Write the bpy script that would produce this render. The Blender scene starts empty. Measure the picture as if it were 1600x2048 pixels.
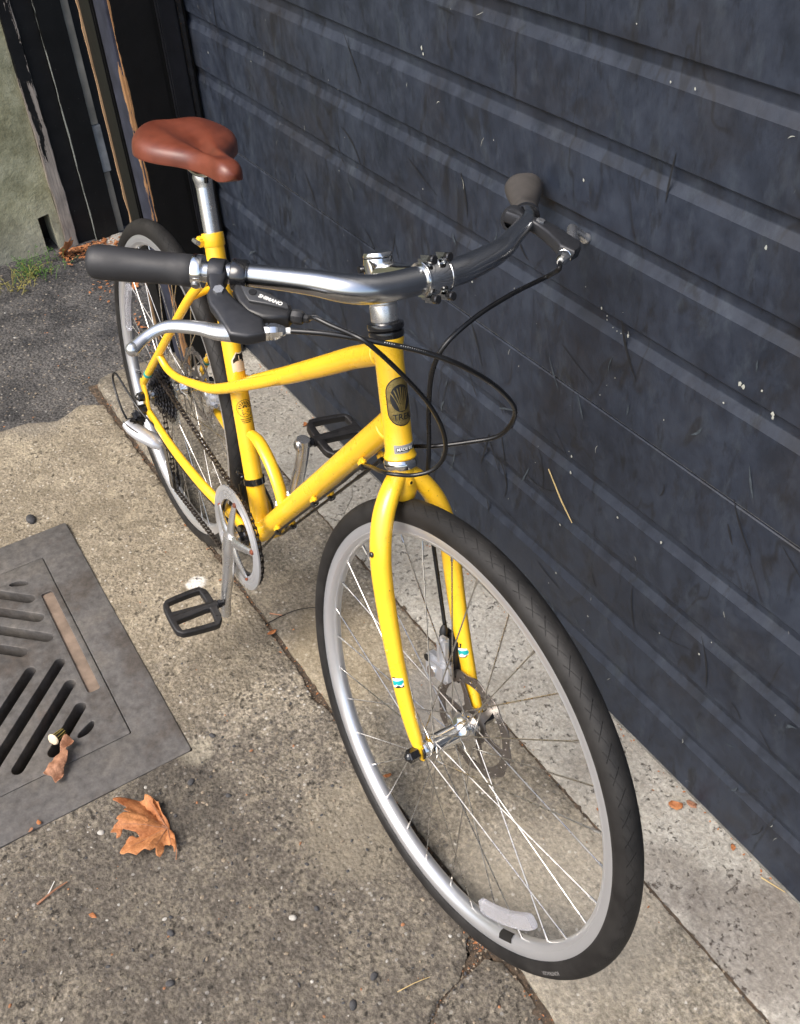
import bpy, bmesh, math, random
from mathutils import Vector, Matrix, noise as mn
from mathutils.geometry import delaunay_2d_cdt
random.seed(7)
S = bpy.context.scene
COL = S.collection
rad = math.radians
PI = math.pi
# ------------------------------------------------------------------ camera, sky, sun
cam = bpy.data.objects.new('camera', bpy.data.cameras.new('camera')); COL.objects.link(cam)
cam.data.sensor_fit = 'VERTICAL'; cam.data.sensor_height = 24.0
cam.data.lens = 1940.1*24/2048
cam.data.clip_start = 0.01; cam.data.clip_end = 500
CF = Vector((-.656, .3719, -.6568)).normalized(); CR = Vector((.5294, .847, -.0491)); CR = (CR-CF*CR.dot(CF)).normalized(); CU = CR.cross(CF)
m = Matrix((CR, CU, -CF)).transposed().to_4x4(); m.translation = Vector((1.722, -.8421, 1.4602))
cam.matrix_world = m
S.camera = cam
w = bpy.data.worlds.new('World'); S.world = w; w.use_nodes = True
nt = w.node_tree; bg = nt.nodes['Background']
sky = nt.nodes.new('ShaderNodeTexSky'); sky.sky_type = 'NISHITA'; sky.sun_disc = False
SUN = Vector((.10, -.75, .95)).normalized()
sky.sun_elevation = math.asin(SUN.z); sky.sun_rotation = math.atan2(SUN.x, SUN.y)
sky.air_density = 1.0; sky.dust_density = 4.0; sky.ozone_density = 1.0
nt.links.new(sky.outputs[0], bg.inputs[0]); bg.inputs[1].default_value = 0.13
sl = bpy.data.lights.new('sun', 'SUN'); sl.energy = 1.25; sl.angle = rad(38); sl.color = (1, .965, .91)
so = bpy.data.objects.new('sun', sl); COL.objects.link(so); so.rotation_euler = SUN.to_track_quat('Z', 'Y').to_euler()
so.location = (0, -3, 5)
S.view_settings.view_transform = 'Standard'; S.view_settings.look = 'None'; S.view_settings.gamma = 1
S.view_settings.use_curve_mapping = False; S.view_settings.exposure = 1.22

# ------------------------------------------------------------------ helpers: objects
def link(o, parent=None, label=None, cat=None, group=None, kind=None, mat4=None):
    COL.objects.link(o)
    if parent is not None: o.parent = parent
    if mat4 is not None: o.matrix_local = mat4
    if label: o['label'] = label
    if cat: o['category'] = cat
    if group: o['group'] = group
    if kind: o['kind'] = kind
    return o
def empty(name, loc=(0, 0, 0), mat4=None, **k):
    o = bpy.data.objects.new(name, None); o.empty_display_size = .05
    link(o, **k)
    if mat4 is not None: o.matrix_world = mat4
    else: o.location = loc
    return o
def obj(name, bm, mat, parent=None, smooth=True, angle=40, **k):
    me = bpy.data.meshes.new(name)
    bmesh.ops.recalc_face_normals(bm, faces=bm.faces)
    if smooth:
        for f in bm.faces: f.smooth = True
        ca = math.cos(rad(angle))
        for e in bm.edges:
            if len(e.link_faces) == 2 and e.link_faces[0].normal.dot(e.link_faces[1].normal) < ca: e.smooth = False
    bm.to_mesh(me); bm.free()
    for q in (mat if isinstance(mat, (list, tuple)) else [mat]): me.materials.append(q)
    return link(bpy.data.objects.new(name, me), parent, **k)
def B(): return bmesh.new()
def V(*a): return Vector(a)
# ------------------------------------------------------------------ helpers: shapes
def catmull(P, n=6, closed=False):
    P = [Vector(p) for p in P]; out = []
    N = len(P)
    rng = range(N if closed else N-1)
    for i in rng:
        if closed: a, b, c, d = P[i-1], P[i], P[(i+1) % N], P[(i+2) % N]
        else: a, b, c, d = P[max(i-1, 0)], P[i], P[i+1], P[min(i+2, N-1)]
        for k in range(n):
            t = k/n
            out.append(.5*((2*b)+(c-a)*t+(2*a-5*b+4*c-d)*t*t+(3*b-a-3*c+d)*t**3))
    if not closed: out.append(P[-1])
    return out
def sweep(bm, P, R, seg=12, closed=False, caps=True, flat=None, up=None):
    """tube along P; R radius or list or function; flat=(sx,sy) elliptical"""
    P = [Vector(p) for p in P]; N = len(P)
    def rr(i):
        if callable(R): return R(i/(N-1))
        if isinstance(R, (list, tuple)):
            t = i/(N-1)*(len(R)-1); k = min(int(t), len(R)-2); return R[k]+(R[k+1]-R[k])*(t-k)
        return R
    T = []
    for i in range(N):
        if closed: t = P[(i+1) % N]-P[i-1]
        else: t = P[min(i+1, N-1)]-P[max(i-1, 0)]
        T.append(t.normalized())
    u = Vector(up) if up else (Vector((0, 0, 1)) if abs(T[0].z) < .9 else Vector((0, 1, 0)))
    rings = []
    for i in range(N):
        u = (u-T[i]*u.dot(T[i])).normalized(); v = T[i].cross(u)
        r = rr(i); fx, fy = flat if flat else (1, 1)
        rings.append([bm.verts.new(P[i]+u*math.cos(2*PI*k/seg)*r*fx+v*math.sin(2*PI*k/seg)*r*fy) for k in range(seg)])
    for i in range(N if closed else N-1):
        a, b = rings[i], rings[(i+1) % N]
        for k in range(seg): bm.faces.new((a[k], a[(k+1) % seg], b[(k+1) % seg], b[k]))
    if caps and not closed:
        bm.faces.new(rings[0][::-1]); bm.faces.new(rings[-1])
    return bm
def frame_from(z, x=None):
    z = Vector(z).normalized()
    x = Vector(x) if x is not None else (Vector((1, 0, 0)) if abs(z.x) < .9 else Vector((0, 1, 0)))
    x = (x-z*x.dot(z)).normalized(); y = z.cross(x)
    return Matrix((x, y, z)).transposed()
def lathe(bm, prof, o=(0, 0, 0), ax=(0, 0, 1), seg=24, closed=False, a0=0, a1=2*PI):
    """prof: [(r, h)...] about axis ax through o"""
    F = frame_from(ax); o = Vector(o); full = abs(a1-a0-2*PI) < 1e-6
    n = seg if full else seg+1
    rings = []
    for (r, h) in prof:
        if r < 1e-6: rings.append([bm.verts.new(o+F@Vector((0, 0, h)))]*n); continue
        rings.append([bm.verts.new(o+F@Vector((r*math.cos(a0+(a1-a0)*k/seg), r*math.sin(a0+(a1-a0)*k/seg), h))) for k in range(n)])
    L = len(prof)
    for i in range(L if closed else L-1):
        a, b = rings[i], rings[(i+1) % L]
        for k in range(n if full else n-1):
            q = []
            for vv in (a[k], a[(k+1) % n], b[(k+1) % n], b[k]):
                if vv not in q: q.append(vv)
            if len(q) > 2:
                try: bm.faces.new(q)
                except ValueError: pass
    return bm
def cyl(bm, a, b, r, seg=12, bev=0):
    a, b = Vector(a), Vector(b); L = (b-a).length
    p = [(0, 0), (r-bev, 0), (r, bev), (r, L-bev), (r-bev, L), (0, L)] if bev else [(0, 0), (r, 0), (r, L), (0, L)]
    return lathe(bm, p, a, b-a, seg)
def box(bm, c, s, F=None, bev=0.0):
    """box centre c, size s, 3x3 frame F"""
    c = Vector(c); F = F or Matrix.Identity(3)
    t = B()
    bmesh.ops.create_cube(t, size=1)
    for v in t.verts: v.co = Vector((v.co.x*s[0], v.co.y*s[1], v.co.z*s[2]))
    if bev: bmesh.ops.bevel(t, geom=list(t.edges), offset=bev, segments=2, affect='EDGES')
    for v in t.verts: v.co = c+F@v.co
    return merge(bm, t)
def merge(bm, t):
    mp = {v: bm.verts.new(v.co) for v in t.verts}
    for f in t.faces:
        nf = bm.faces.new([mp[v] for v in f.verts]); nf.material_index = f.material_index
    t.free(); return bm
def fill2d(loops, t=.002, bevel=0.0, res=2):
    """flat shape with holes (2D loops) extruded from -t/2..t/2 in z; returns bmesh"""
    cu = bpy.data.curves.new('c', 'CURVE'); cu.dimensions = '2D'; cu.fill_mode = 'BOTH'
    cu.extrude = t/2-bevel; cu.bevel_depth = bevel; cu.bevel_resolution = res; cu.offset = -bevel
    for L in loops:
        s = cu.splines.new('POLY'); s.points.add(len(L)-1); s.use_cyclic_u = True
        for p, q in zip(s.points, L): p.co = (q[0], q[1], 0, 1)
    return from_curve(cu)
def from_curve(cu):
    o = bpy.data.objects.new('tmp', cu); COL.objects.link(o)
    bpy.context.view_layer.update()
    me = bpy.data.meshes.new_from_object(o.evaluated_get(bpy.context.evaluated_depsgraph_get()))
    bm = B(); bm.from_mesh(me)
    bpy.data.objects.remove(o); bpy.data.curves.remove(cu); bpy.data.meshes.remove(me)
    bmesh.ops.remove_doubles(bm, verts=bm.verts, dist=1e-6)
    return bm
def text2d(s, size, t=0.0002, sub=0, bold=0):
    cu = bpy.data.curves.new('t', 'FONT'); cu.body = s; cu.size = size; cu.align_x = 'CENTER'; cu.align_y = 'CENTER'
    cu.extrude = t/2; cu.offset = bold; cu.resolution_u = 3
    bm = from_curve(cu)
    if sub:
        bmesh.ops.triangulate(bm, faces=bm.faces)
        bmesh.ops.subdivide_edges(bm, edges=bm.edges, cuts=sub)
    return bm
def xf(bm, M):
    for v in bm.verts: v.co = M@v.co
    return bm
def warp(bm, fn):
    for v in bm.verts: v.co = fn(v.co)
    return bm
def circ(cx, cy, r, n=24, ph=0): return [(cx+r*math.cos(2*PI*k/n+ph), cy+r*math.sin(2*PI*k/n+ph)) for k in range(n)]
def stadium(w, h, n=12):
    r = w/2; L = []
    for k in range(n+1): a = PI*k/n; L.append((r*math.cos(a), h/2-r+r*math.sin(a)))
    for k in range(n+1): a = PI+PI*k/n; L.append((r*math.cos(a), -h/2+r+r*math.sin(a)))
    return L
def rrect(w, h, r, n=5, cx=0, cy=0):
    L = []
    for (sx, sy, a0) in ((1, 1, 0), (-1, 1, 90), (-1, -1, 180), (1, -1, 270)):
        for k in range(n+1):
            a = rad(a0+90*k/n); L.append((cx+sx*(w/2-r)+r*math.cos(a), cy+sy*(h/2-r)+r*math.sin(a)))
    return L
def inpoly(p, L):
    x, y = p; c = False; j = len(L)-1
    for i in range(len(L)):
        if (L[i][1] > y) != (L[j][1] > y) and x < (L[j][0]-L[i][0])*(y-L[i][1])/(L[j][1]-L[i][1])+L[i][0]: c = not c
        j = i
    return c
def densify(L, d):
    o = []
    for i in range(len(L)):
        a, b = Vector(L[i]), Vector(L[(i+1) % len(L)]); n = max(1, int((b-a).length/d))
        for k in range(n): o.append(tuple(a+(b-a)*k/n))
    return o
def cdt(outer, holes=(), step=.01, jit=.3):
    """triangulated 2D region with interior points: returns verts2d, faces, boundary loops index"""
    pts = []; edges = []; loops = []
    for L in [outer]+list(holes):
        s = len(pts); pts += [Vector(p) for p in L]; n = len(L)
        edges += [(s+i, s+(i+1) % n) for i in range(n)]; loops.append(list(range(s, s+n)))
    xs = [p[0] for p in outer]; ys = [p[1] for p in outer]
    x = min(xs)
    while x < max(xs):
        y = min(ys)
        while y < max(ys):
            q = (x+random.uniform(-jit, jit)*step, y+random.uniform(-jit, jit)*step)
            if inpoly(q, outer) and not any(inpoly(q, h) for h in holes): pts.append(Vector(q))
            y += step
        x += step
    v, e, f, ov, oe, of = delaunay_2d_cdt(pts, edges, [], 0, 1e-6)
    keep = []
    for t in f:
        c = (sum(v[i].x for i in t)/len(t), sum(v[i].y for i in t)/len(t))
        if inpoly(c, outer) and not any(inpoly(c, h) for h in holes): keep.append(t)
    return v, keep
def sheet(bm, outer, holes, step, zf, depth=None):
    """top sheet with height function zf(x,y); optional skirt"""
    v, f = cdt(outer, holes, step)
    vs = [bm.verts.new((p.x, p.y, zf(p.x, p.y))) for p in v]
    for t in f: bm.faces.new([vs[i] for i in t])
    if depth:
        bm.edges.ensure_lookup_table()
        be = [e for e in bm.edges if len(e.link_faces) == 1]
        ret = bmesh.ops.extrude_edge_only(bm, edges=be)
        for q in ret['geom']:
            if isinstance(q, bmesh.types.BMVert): q.co.z -= depth
    return bm
# ------------------------------------------------------------------ helpers: materials
class NT:
    def __init__(s, name):
        s.m = bpy.data.materials.new(name); s.m.use_nodes = True; s.t = s.m.node_tree; s.b = s.t.nodes['Principled BSDF']
    def n(s, typ, **k):
        q = s.t.nodes.new(typ)
        for a, b in k.items():
            if a.startswith('i_'):
                key = a[2:]
                key = int(key) if key.isdigit() else key.replace('_', ' ')
                s.put(q.inputs[key], b)
            else: setattr(q, a, b)
        return q
    def put(s, sock, v):
        if isinstance(v, bpy.types.NodeSocket): s.t.links.new(v, sock)
        elif isinstance(v, bpy.types.Node): s.t.links.new(v.outputs[0], sock)
        elif isinstance(v, (tuple, list)) and len(v) == 3 and sock.type == 'RGBA': sock.default_value = (*v, 1)
        else: sock.default_value = v
    def coord(s, out='Object', scale=(1, 1, 1), rot=(0, 0, 0), loc=(0, 0, 0)):
        tc = s.n('ShaderNodeTexCoord'); mp = s.n('ShaderNodeMapping'); s.t.links.new(tc.outputs[out], mp.inputs[0])
        mp.inputs['Scale'].default_value = scale; mp.inputs['Rotation'].default_value = rot; mp.inputs['Location'].default_value = loc
        return mp.outputs[0]
    def noise(s, co, scale, detail=4, rough=.6, dist=0, out='Fac'):
        q = s.n('ShaderNodeTexNoise', i_Vector=co, i_Scale=scale, i_Detail=detail, i_Roughness=rough, i_Distortion=dist); return q.outputs[out]
    def voro(s, co, scale, feature='F1', out='Distance', rnd=1):
        q = s.n('ShaderNodeTexVoronoi', feature=feature, i_Vector=co, i_Scale=scale, i_Randomness=rnd); return q.outputs[out]
    def ramp(s, fac, stops, interp='LINEAR'):
        q = s.n('ShaderNodeValToRGB'); s.put(q.inputs[0], fac); cr = q.color_ramp; cr.interpolation = interp
        while len(cr.elements) < len(stops): cr.elements.new(.5)
        for e, (p, c) in zip(cr.elements, stops):
            e.position = p; e.color = (c, c, c, 1) if isinstance(c, (int, float)) else (*c, 1)
        return q.outputs[0]
    def mix(s, f, a, b, mode='MIX'):
        q = s.n('ShaderNodeMix', data_type='RGBA', blend_type=mode); s.put(q.inputs[0], f)
        s.put(q.inputs[6], a if not isinstance(a, (int, float)) else (a, a, a)); s.put(q.inputs[7], b if not isinstance(b, (int, float)) else (b, b, b)); return q.outputs[2]
    def math(s, op, a, b=0.0, c=None, clamp=False):
        q = s.n('ShaderNodeMath', operation=op, use_clamp=clamp); s.put(q.inputs[0], a); s.put(q.inputs[1], b)
        if c is not None: s.put(q.inputs[2], c)
        return q.outputs[0]
    def xyz(s, co):
        q = s.n('ShaderNodeSeparateXYZ'); s.put(q.inputs[0], co); return q.outputs
    def bump(s, h, strength=.3, dist=.001, normal=None):
        q = s.n('ShaderNodeBump', i_Strength=strength, i_Distance=dist); s.put(q.inputs['Height'], h)
        if normal is not None: s.put(q.inputs['Normal'], normal)
        return q.outputs[0]
    def set(s, **k):
        names = dict(color='Base Color', rough='Roughness', metal='Metallic', normal='Normal', coat='Coat Weight', coatr='Coat Roughness', spec='Specular IOR Level', trans='Transmission Weight', ior='IOR', sheen='Sheen Weight', sss='Subsurface Weight', alpha='Alpha')
        for a, b in k.items(): s.put(s.b.inputs[names[a]], b)
        return s.m
def simple(name, col, rough=.5, metal=0, coat=0, spec=.5, var=.12, vs=60, bumps=0, bscale=300, rvar=.12, **k):
    N = NT(name); co = N.coord()
    f = N.noise(co, vs, 5)
    c2 = tuple(x*(1-var*2) for x in col); c1 = tuple(min(1, x*(1+var*.5)) for x in col)
    N.set(color=N.ramp(f, [(.25, c2), (.65, c1)]), metal=metal, coat=coat, spec=spec,
          rough=N.ramp(N.noise(co, vs*.6, 5), [(.3, max(.02, rough-rvar)), (.7, min(1, rough+rvar))]), **k)
    if bumps: N.set(normal=N.bump(N.noise(co, bscale, 3), bumps, .0005))
    return N.m
# paint yellow
def mk_yellow():
    N = NT('yellow_paint'); co = N.coord()
    dirt = N.ramp(N.noise(co, 24, 8, .75), [(.54, 0), (.68, 1)])
    col = N.mix(N.math('MULTIPLY', dirt, .22), (.92, .54, .022), (.36, .18, .02))
    sp = N.ramp(N.noise(co, 150, 3, .6), [(.68, 0), (.71, 1)])
    col = N.mix(N.math('MULTIPLY', sp, .6), col, (.16, .09, .02))
    N.set(color=col, rough=N.ramp(N.noise(co, 30, 5), [(.4, .26), (.6, .40)]), coat=.5, coatr=.10, spec=.5)
    N.set(normal=N.bump(N.noise(co, 90, 3), .05, .0006))
    return N.m
M = {}
M['yellow'] = mk_yellow()
M['chrome'] = simple('polished_alloy', (.82, .82, .80), .10, 1, var=.03, rvar=.03)
M['bar'] = simple('brushed_handlebar', (.50, .515, .53), .22, 1, var=.03, rvar=.04, vs=25)
M['alloy'] = simple('satin_alloy', (.70, .70, .69), .27, .92, var=.02, vs=30, rvar=.04)
M['alloy_dark'] = simple('worn_alloy', (.36, .36, .36), .38, 1, var=.12, vs=60)
M['silver'] = simple('silver_paint', (.62, .63, .65), .35, .6, coat=.3, var=.06)
M['rim'] = simple('anodised_rim', (.70, .71, .73), .32, .78, var=.02, vs=12, rvar=.03)
M['steel'] = simple('spoke_steel', (.60, .58, .54), .30, 1, var=.12, vs=120)
M['rotor'] = simple('brake_rotor_steel', (.27, .245, .225), .30, .9, var=.08, vs=50)
M['black'] = simple('black_plastic', (.016, .016, .017), .42, var=.15, bumps=.1)
M['gloss'] = simple('gloss_black_paint', (.012, .012, .013), .14, coat=.5, var=.1)
M['darkalloy'] = simple('black_anodised_lever', (.035, .036, .040), .40, .4, var=.08, vs=150, bumps=.08, bscale=500)
M['cable'] = simple('cable_housing', (.006, .006, .0065), .32, coat=.1, var=.1)
M['grip'] = simple('grip_rubber', (.021, .021, .023), .58, var=.12, vs=40, bumps=.35, bscale=900)
M['grip_brown'] = simple('dusty_grip_rubber', (.055, .049, .044), .7, var=.2, vs=30, bumps=.3, bscale=900)
M['chain'] = simple('oily_chain', (.10, .085, .075), .36, .8, var=.35, vs=400)
M['cog'] = simple('dark_cogs', (.10, .10, .11), .24, .9, var=.35, vs=200)
M['pedal'] = simple('pedal_plastic', (.017, .016, .016), .48, var=.3, vs=50, bumps=.2)
M['ring'] = simple('chainring_guard', (.60, .61, .63), .34, .7, var=.04, vs=20)
M['red'] = simple('rusty_bolt', (.25, .07, .03), .6, .3, var=.3)
M['teal'] = simple('teal_decal', (.0, .36, .36), .35, var=.02)
M['white'] = simple('white_decal', (.75, .74, .70), .4, var=.03)
M['cream'] = simple('cream_sticker', (.75, .60, .42), .4, var=.05)
M['ink'] = simple('black_ink', (.012, .011, .010), .4, var=.05)
M['gold'] = simple('gold_foil', (.30, .22, .075), .34, .6, var=.3, vs=120)
M['greytag'] = simple('grey_sticker', (.33, .33, .33), .4, .2, var=.05)
M['barlogo'] = simple('grey_print', (.70, .74, .72), .4, var=.05)
def mk_tyre():
    N = NT('tyre_rubber'); co = N.coord(); x, y, z = N.xyz(co)
    ang = N.math('ARCTAN2', z, x); a = N.math('MULTIPLY', ang, 84/(2*PI)*1.0)
    ay = N.math('ABSOLUTE', y)
    rr = N.math('SQRT', N.math('ADD', N.math('MULTIPLY', x, x), N.math('MULTIPLY', z, z)))
    # curved herringbone sipes: frac(angle*N + k*sqrt|y|)
    ph = N.math('ADD', N.math('ADD', a, N.math('MULTIPLY', N.math('POWER', ay, 1.5), 520)), N.math('MULTIPLY', N.math('GREATER_THAN', y, 0), .5))
    fr = N.math('FRACT', ph)
    groove = N.ramp(fr, [(0, .35), (.04, .35), (.10, 1), (1, 1)])
    ph2 = N.math('SUBTRACT', N.math('MULTIPLY', a, 1), N.math('MULTIPLY', ay, 120)); fr2 = N.math('FRACT', ph2)
    g2 = N.ramp(fr2, [(0, .5), (.05, .5), (.10, 1), (1, 1)])
    band = N.math('MULTIPLY', N.math('GREATER_THAN', ay, .0035), N.math('LESS_THAN', ay, .0140))
    g = N.math('SUBTRACT', 1, N.math('MULTIPLY', band, N.math('SUBTRACT', 1, N.math('MINIMUM', groove, g2))))
    h = N.math('ADD', g, N.math('MULTIPLY', N.noise(co, 500, 3), .10))
    cn = N.noise(co, 22, 6, .65)
    tread = N.math('MULTIPLY', N.math('LESS_THAN', ay, .0135), 1)
    base = N.mix(tread, (.0095, .0085, .008), (.0100, .0096, .0094))
    col = N.mix(N.ramp(cn, [(.35, 0), (.7, 1)]), base, (.024, .0225, .021))
    col = N.mix(N.math('MULTIPLY', N.math('SUBTRACT', 1, g), .6), col, (.006, .006, .006))
    N.set(color=col, rough=.6, spec=.3, normal=N.bump(h, .8, .0012))
    return N.m
M['tyre'] = mk_tyre()
def mk_leather():
    N = NT('brown_saddle_vinyl'); co = N.coord()
    g = N.voro(co, 900); f = N.noise(co, 18, 6, .6)
    col = N.ramp(f, [(.35, (.095, .022, .011)), (.65, (.165, .040, .019))])
    x, y, z = N.xyz(co)
    sp = N.ramp(N.noise(co, 220, 4, .7), [(.70, 0), (.76, 1)])
    col = N.mix(N.math('MULTIPLY', sp, .25), col, (.40, .16, .08))
    # perforated side fields
    dots = N.voro(co, 330, rnd=0)
    fld = N.math('MULTIPLY', N.math('GREATER_THAN', N.math('ABSOLUTE', y), .028), N.math('LESS_THAN', N.math('ABSOLUTE', y), .062))
    fld = N.math('MULTIPLY', fld, N.math('LESS_THAN', x, .20))
    dd = N.math('MULTIPLY', fld, N.ramp(dots, [(.25, 1), (.4, 0)]))
    h = N.math('SUBTRACT', N.math('MULTIPLY', g, .25), N.math('MULTIPLY', dd, .55))
    N.set(color=N.mix(N.math('MULTIPLY', dd, .45), col, (.08, .02, .01)), rough=N.ramp(f, [(.3, .34), (.7, .46)]), spec=.55, coat=.12, coatr=.3, normal=N.bump(h, .30, .0009))
    return N.m
M['leather'] = mk_leather()
def mk_plastic_clear():
    N = NT('clear_reflector'); co = N.coord()
    N.set(color=(.80, .80, .84), rough=.12, trans=.78, ior=1.3, spec=.8, metal=.0, normal=N.bump(N.voro(co, 420, rnd=.2), .5, .0012))
    return N.m
M['reflector'] = mk_plastic_clear()
# concrete
def concrete(name, pal, pit, pits_amt, agg=1.0, bumpy=.6, patches=(), dark=.5, stains=None):
    N = NT(name); tc = N.n('ShaderNodeNewGeometry'); co = tc.outputs['Position']
    big = N.noise(co, 2.3, 7, .62); mid = N.noise(co, 14, 8, .7); fine = N.noise(co, 120, 6, .75)
    vf = N.n('ShaderNodeTexVoronoi', i_Vector=N.mixv(co, N.noise(co, 60, 3, out='Color'), .006) if hasattr(N, 'mixv') else co, i_Scale=150.0)
    c = N.ramp(N.math('ADD', N.math('MULTIPLY', big, .55), N.math('MULTIPLY', mid, .45)), [(.40, pal[0]), (.50, pal[1]), (.60, pal[2])])
    grain = N.ramp(fine, [(.34, .22), (.5, .95), (.66, 2.1)])
    c = N.mix(agg, c, grain, 'MULTIPLY')
    vc = N.n('ShaderNodeSeparateColor', i_0=vf.outputs['Color'])
    stone = N.math('GREATER_THAN', vc.outputs[0], .74)
    stone = N.math('MULTIPLY', stone, N.ramp(vf.outputs['Distance'], [(.35, 1), (.5, 0)]))
    sc = N.ramp(vc.outputs[1], [(0, (.05, .05, .055)), (.45, (.13, .12, .11)), (.75, (.30, .25, .19)), (.93, (.62, .60, .55))])
    c = N.mix(N.math('MULTIPLY', stone, .75*agg), c, sc)
    pn = N.math('ADD', N.math('MULTIPLY', N.noise(co, 70, 7, .78), .75), N.math('MULTIPLY', mid, .25))
    pm = N.ramp(pn, [(pits_amt, 0), (pits_amt+.045, 1)])
    c = N.mix(N.math('MULTIPLY', pm, dark), c, pit)
    wn = N.ramp(N.noise(co, 27, 9, .84), [(.515, 0), (.60, 1)])
    c = N.mix(N.math('MULTIPLY', wn, .46*agg), c, (.46, .40, .29))
    dk_ = N.ramp(N.noise(co, 64, 8, .8), [(.38, 1), (.46, 0)])
    c = N.mix(N.math('MULTIPLY', dk_, .62*agg), c, (.045, .038, .030))
    if stains:
        P = N.xyz(co)
        for (sx, sy, sr, colr, amt) in stains:
            dx = N.math('SUBTRACT', P[0], sx); dy = N.math('SUBTRACT', P[1], sy)
            d2 = N.math('SQRT', N.math('ADD', N.math('MULTIPLY', dx, dx), N.math('MULTIPLY', dy, dy)))
            d2 = N.math('ADD', N.math('DIVIDE', d2, sr), N.math('MULTIPLY', N.math('SUBTRACT', N.noise(co, 1.0/sr*1.2, 8, .75), .5), 1.3))
            c = N.mix(N.math('MULTIPLY', N.ramp(d2, [(.62, 1), (1.0, 0)]), amt), c, colr)
    h = N.math('ADD', N.math('MULTIPLY', fine, .6), N.math('MULTIPLY', vf.outputs['Distance'], -.35*agg))
    h = N.math('SUBTRACT', h, N.math('MULTIPLY', pm, .8))
    h = N.math('ADD', h, N.math('MULTIPLY', mid, .6))
    N.set(color=c, rough=.88, spec=.28, normal=N.bump(h, bumpy, .0055))
    return N.m
def mk_asphalt():
    N = NT('old_asphalt'); tc = N.n('ShaderNodeNewGeometry'); co = tc.outputs['Position']
    v = N.n('ShaderNodeTexVoronoi', i_Vector=co, i_Scale=110.0); vc = N.n('ShaderNodeSeparateColor', i_0=v.outputs['Color'])
    mid = N.noise(co, 9, 7, .7)
    c = N.ramp(mid, [(.38, (.034, .033, .033)), (.62, (.095, .089, .083))])
    c = N.mix(1, c, N.ramp(N.noise(co, 160, 5, .7), [(.34, .3), (.66, 1.9)]), 'MULTIPLY')
    st = N.math('MULTIPLY', N.math('GREATER_THAN', vc.outputs[0], .80), N.ramp(v.outputs['Distance'], [(.3, 1), (.46, 0)]))
    c = N.mix(N.math('MULTIPLY', st, .8), c, N.ramp(vc.outputs[1], [(0, (.06, .06, .06)), (.6, (.16, .13, .10)), (.9, (.34, .30, .24))]))
    h = N.math('ADD', N.math('MULTIPLY', v.outputs['Distance'], -1), N.math('MULTIPLY', N.noise(co, 200, 4), .6))
    N.set(color=c, rough=.9, spec=.25, normal=N.bump(h, .9, .004))
    return N.m
M['outer'] = concrete('aggregate_concrete', ((.098, .084, .067), (.175, .153, .122), (.30, .262, .200)), (.035, .03, .026), .575, 1.0, 1.0, dark=.8,
    stains=[(.205, -.496, .024, (.80, .79, .76), .95), (.61, -.665, .035, (.50, .45, .34), .6), (1.15, -.90, .75, (.070, .060, .050), .55), (.68, -.72, .10, (.04, .035, .03), .5), (-.15, -.55, .75, (.46, .38, .25), .28), (-.65, -.6, .12, (.20, .18, .15), .5), (.45, -.52, .12, (.09, .075, .055), .35), (.9, -.49, .12, (.30, .26, .19), .4)])
M['middle'] = concrete('worn_concrete', ((.120, .104, .080), (.190, .168, .132), (.28, .252, .205)), (.045, .038, .032), .585, .75, .7, dark=.6,
    stains=[(.56, -.33, .16, (.34, .27, .16), .35), (.75, -.25, .10, (.36, .34, .31), .5), (1.2, -.30, .2, (.40, .36, .29), .4), (.4, -.35, .14, (.10, .082, .06), .4)])
M['inner'] = concrete('pale_concrete', ((.265, .245, .210), (.350, .330, .285), (.45, .430, .380)), (.050, .038, .030), .555, .34, .7, dark=.85,
    stains=[(1.4, -.10, .14, (.06, .04, .035), .45), (1.25, -.135, .07, (.07, .05, .04), .4)])
M['asphalt'] = mk_asphalt()
def mk_dirt():
    N = NT('dark_dirt'); tc = N.n('ShaderNodeNewGeometry'); co = tc.outputs['Position']
    c = N.ramp(N.noise(co, 90, 7, .8), [(.3, (.040, .030, .022)), (.5, (.095, .070, .048)), (.65, (.20, .13, .08))])
    N.set(color=c, rough=.95, normal=N.bump(N.noise(co, 150, 6, .8), 1, .006)); return N.m
M['dirt'] = mk_dirt()
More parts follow.
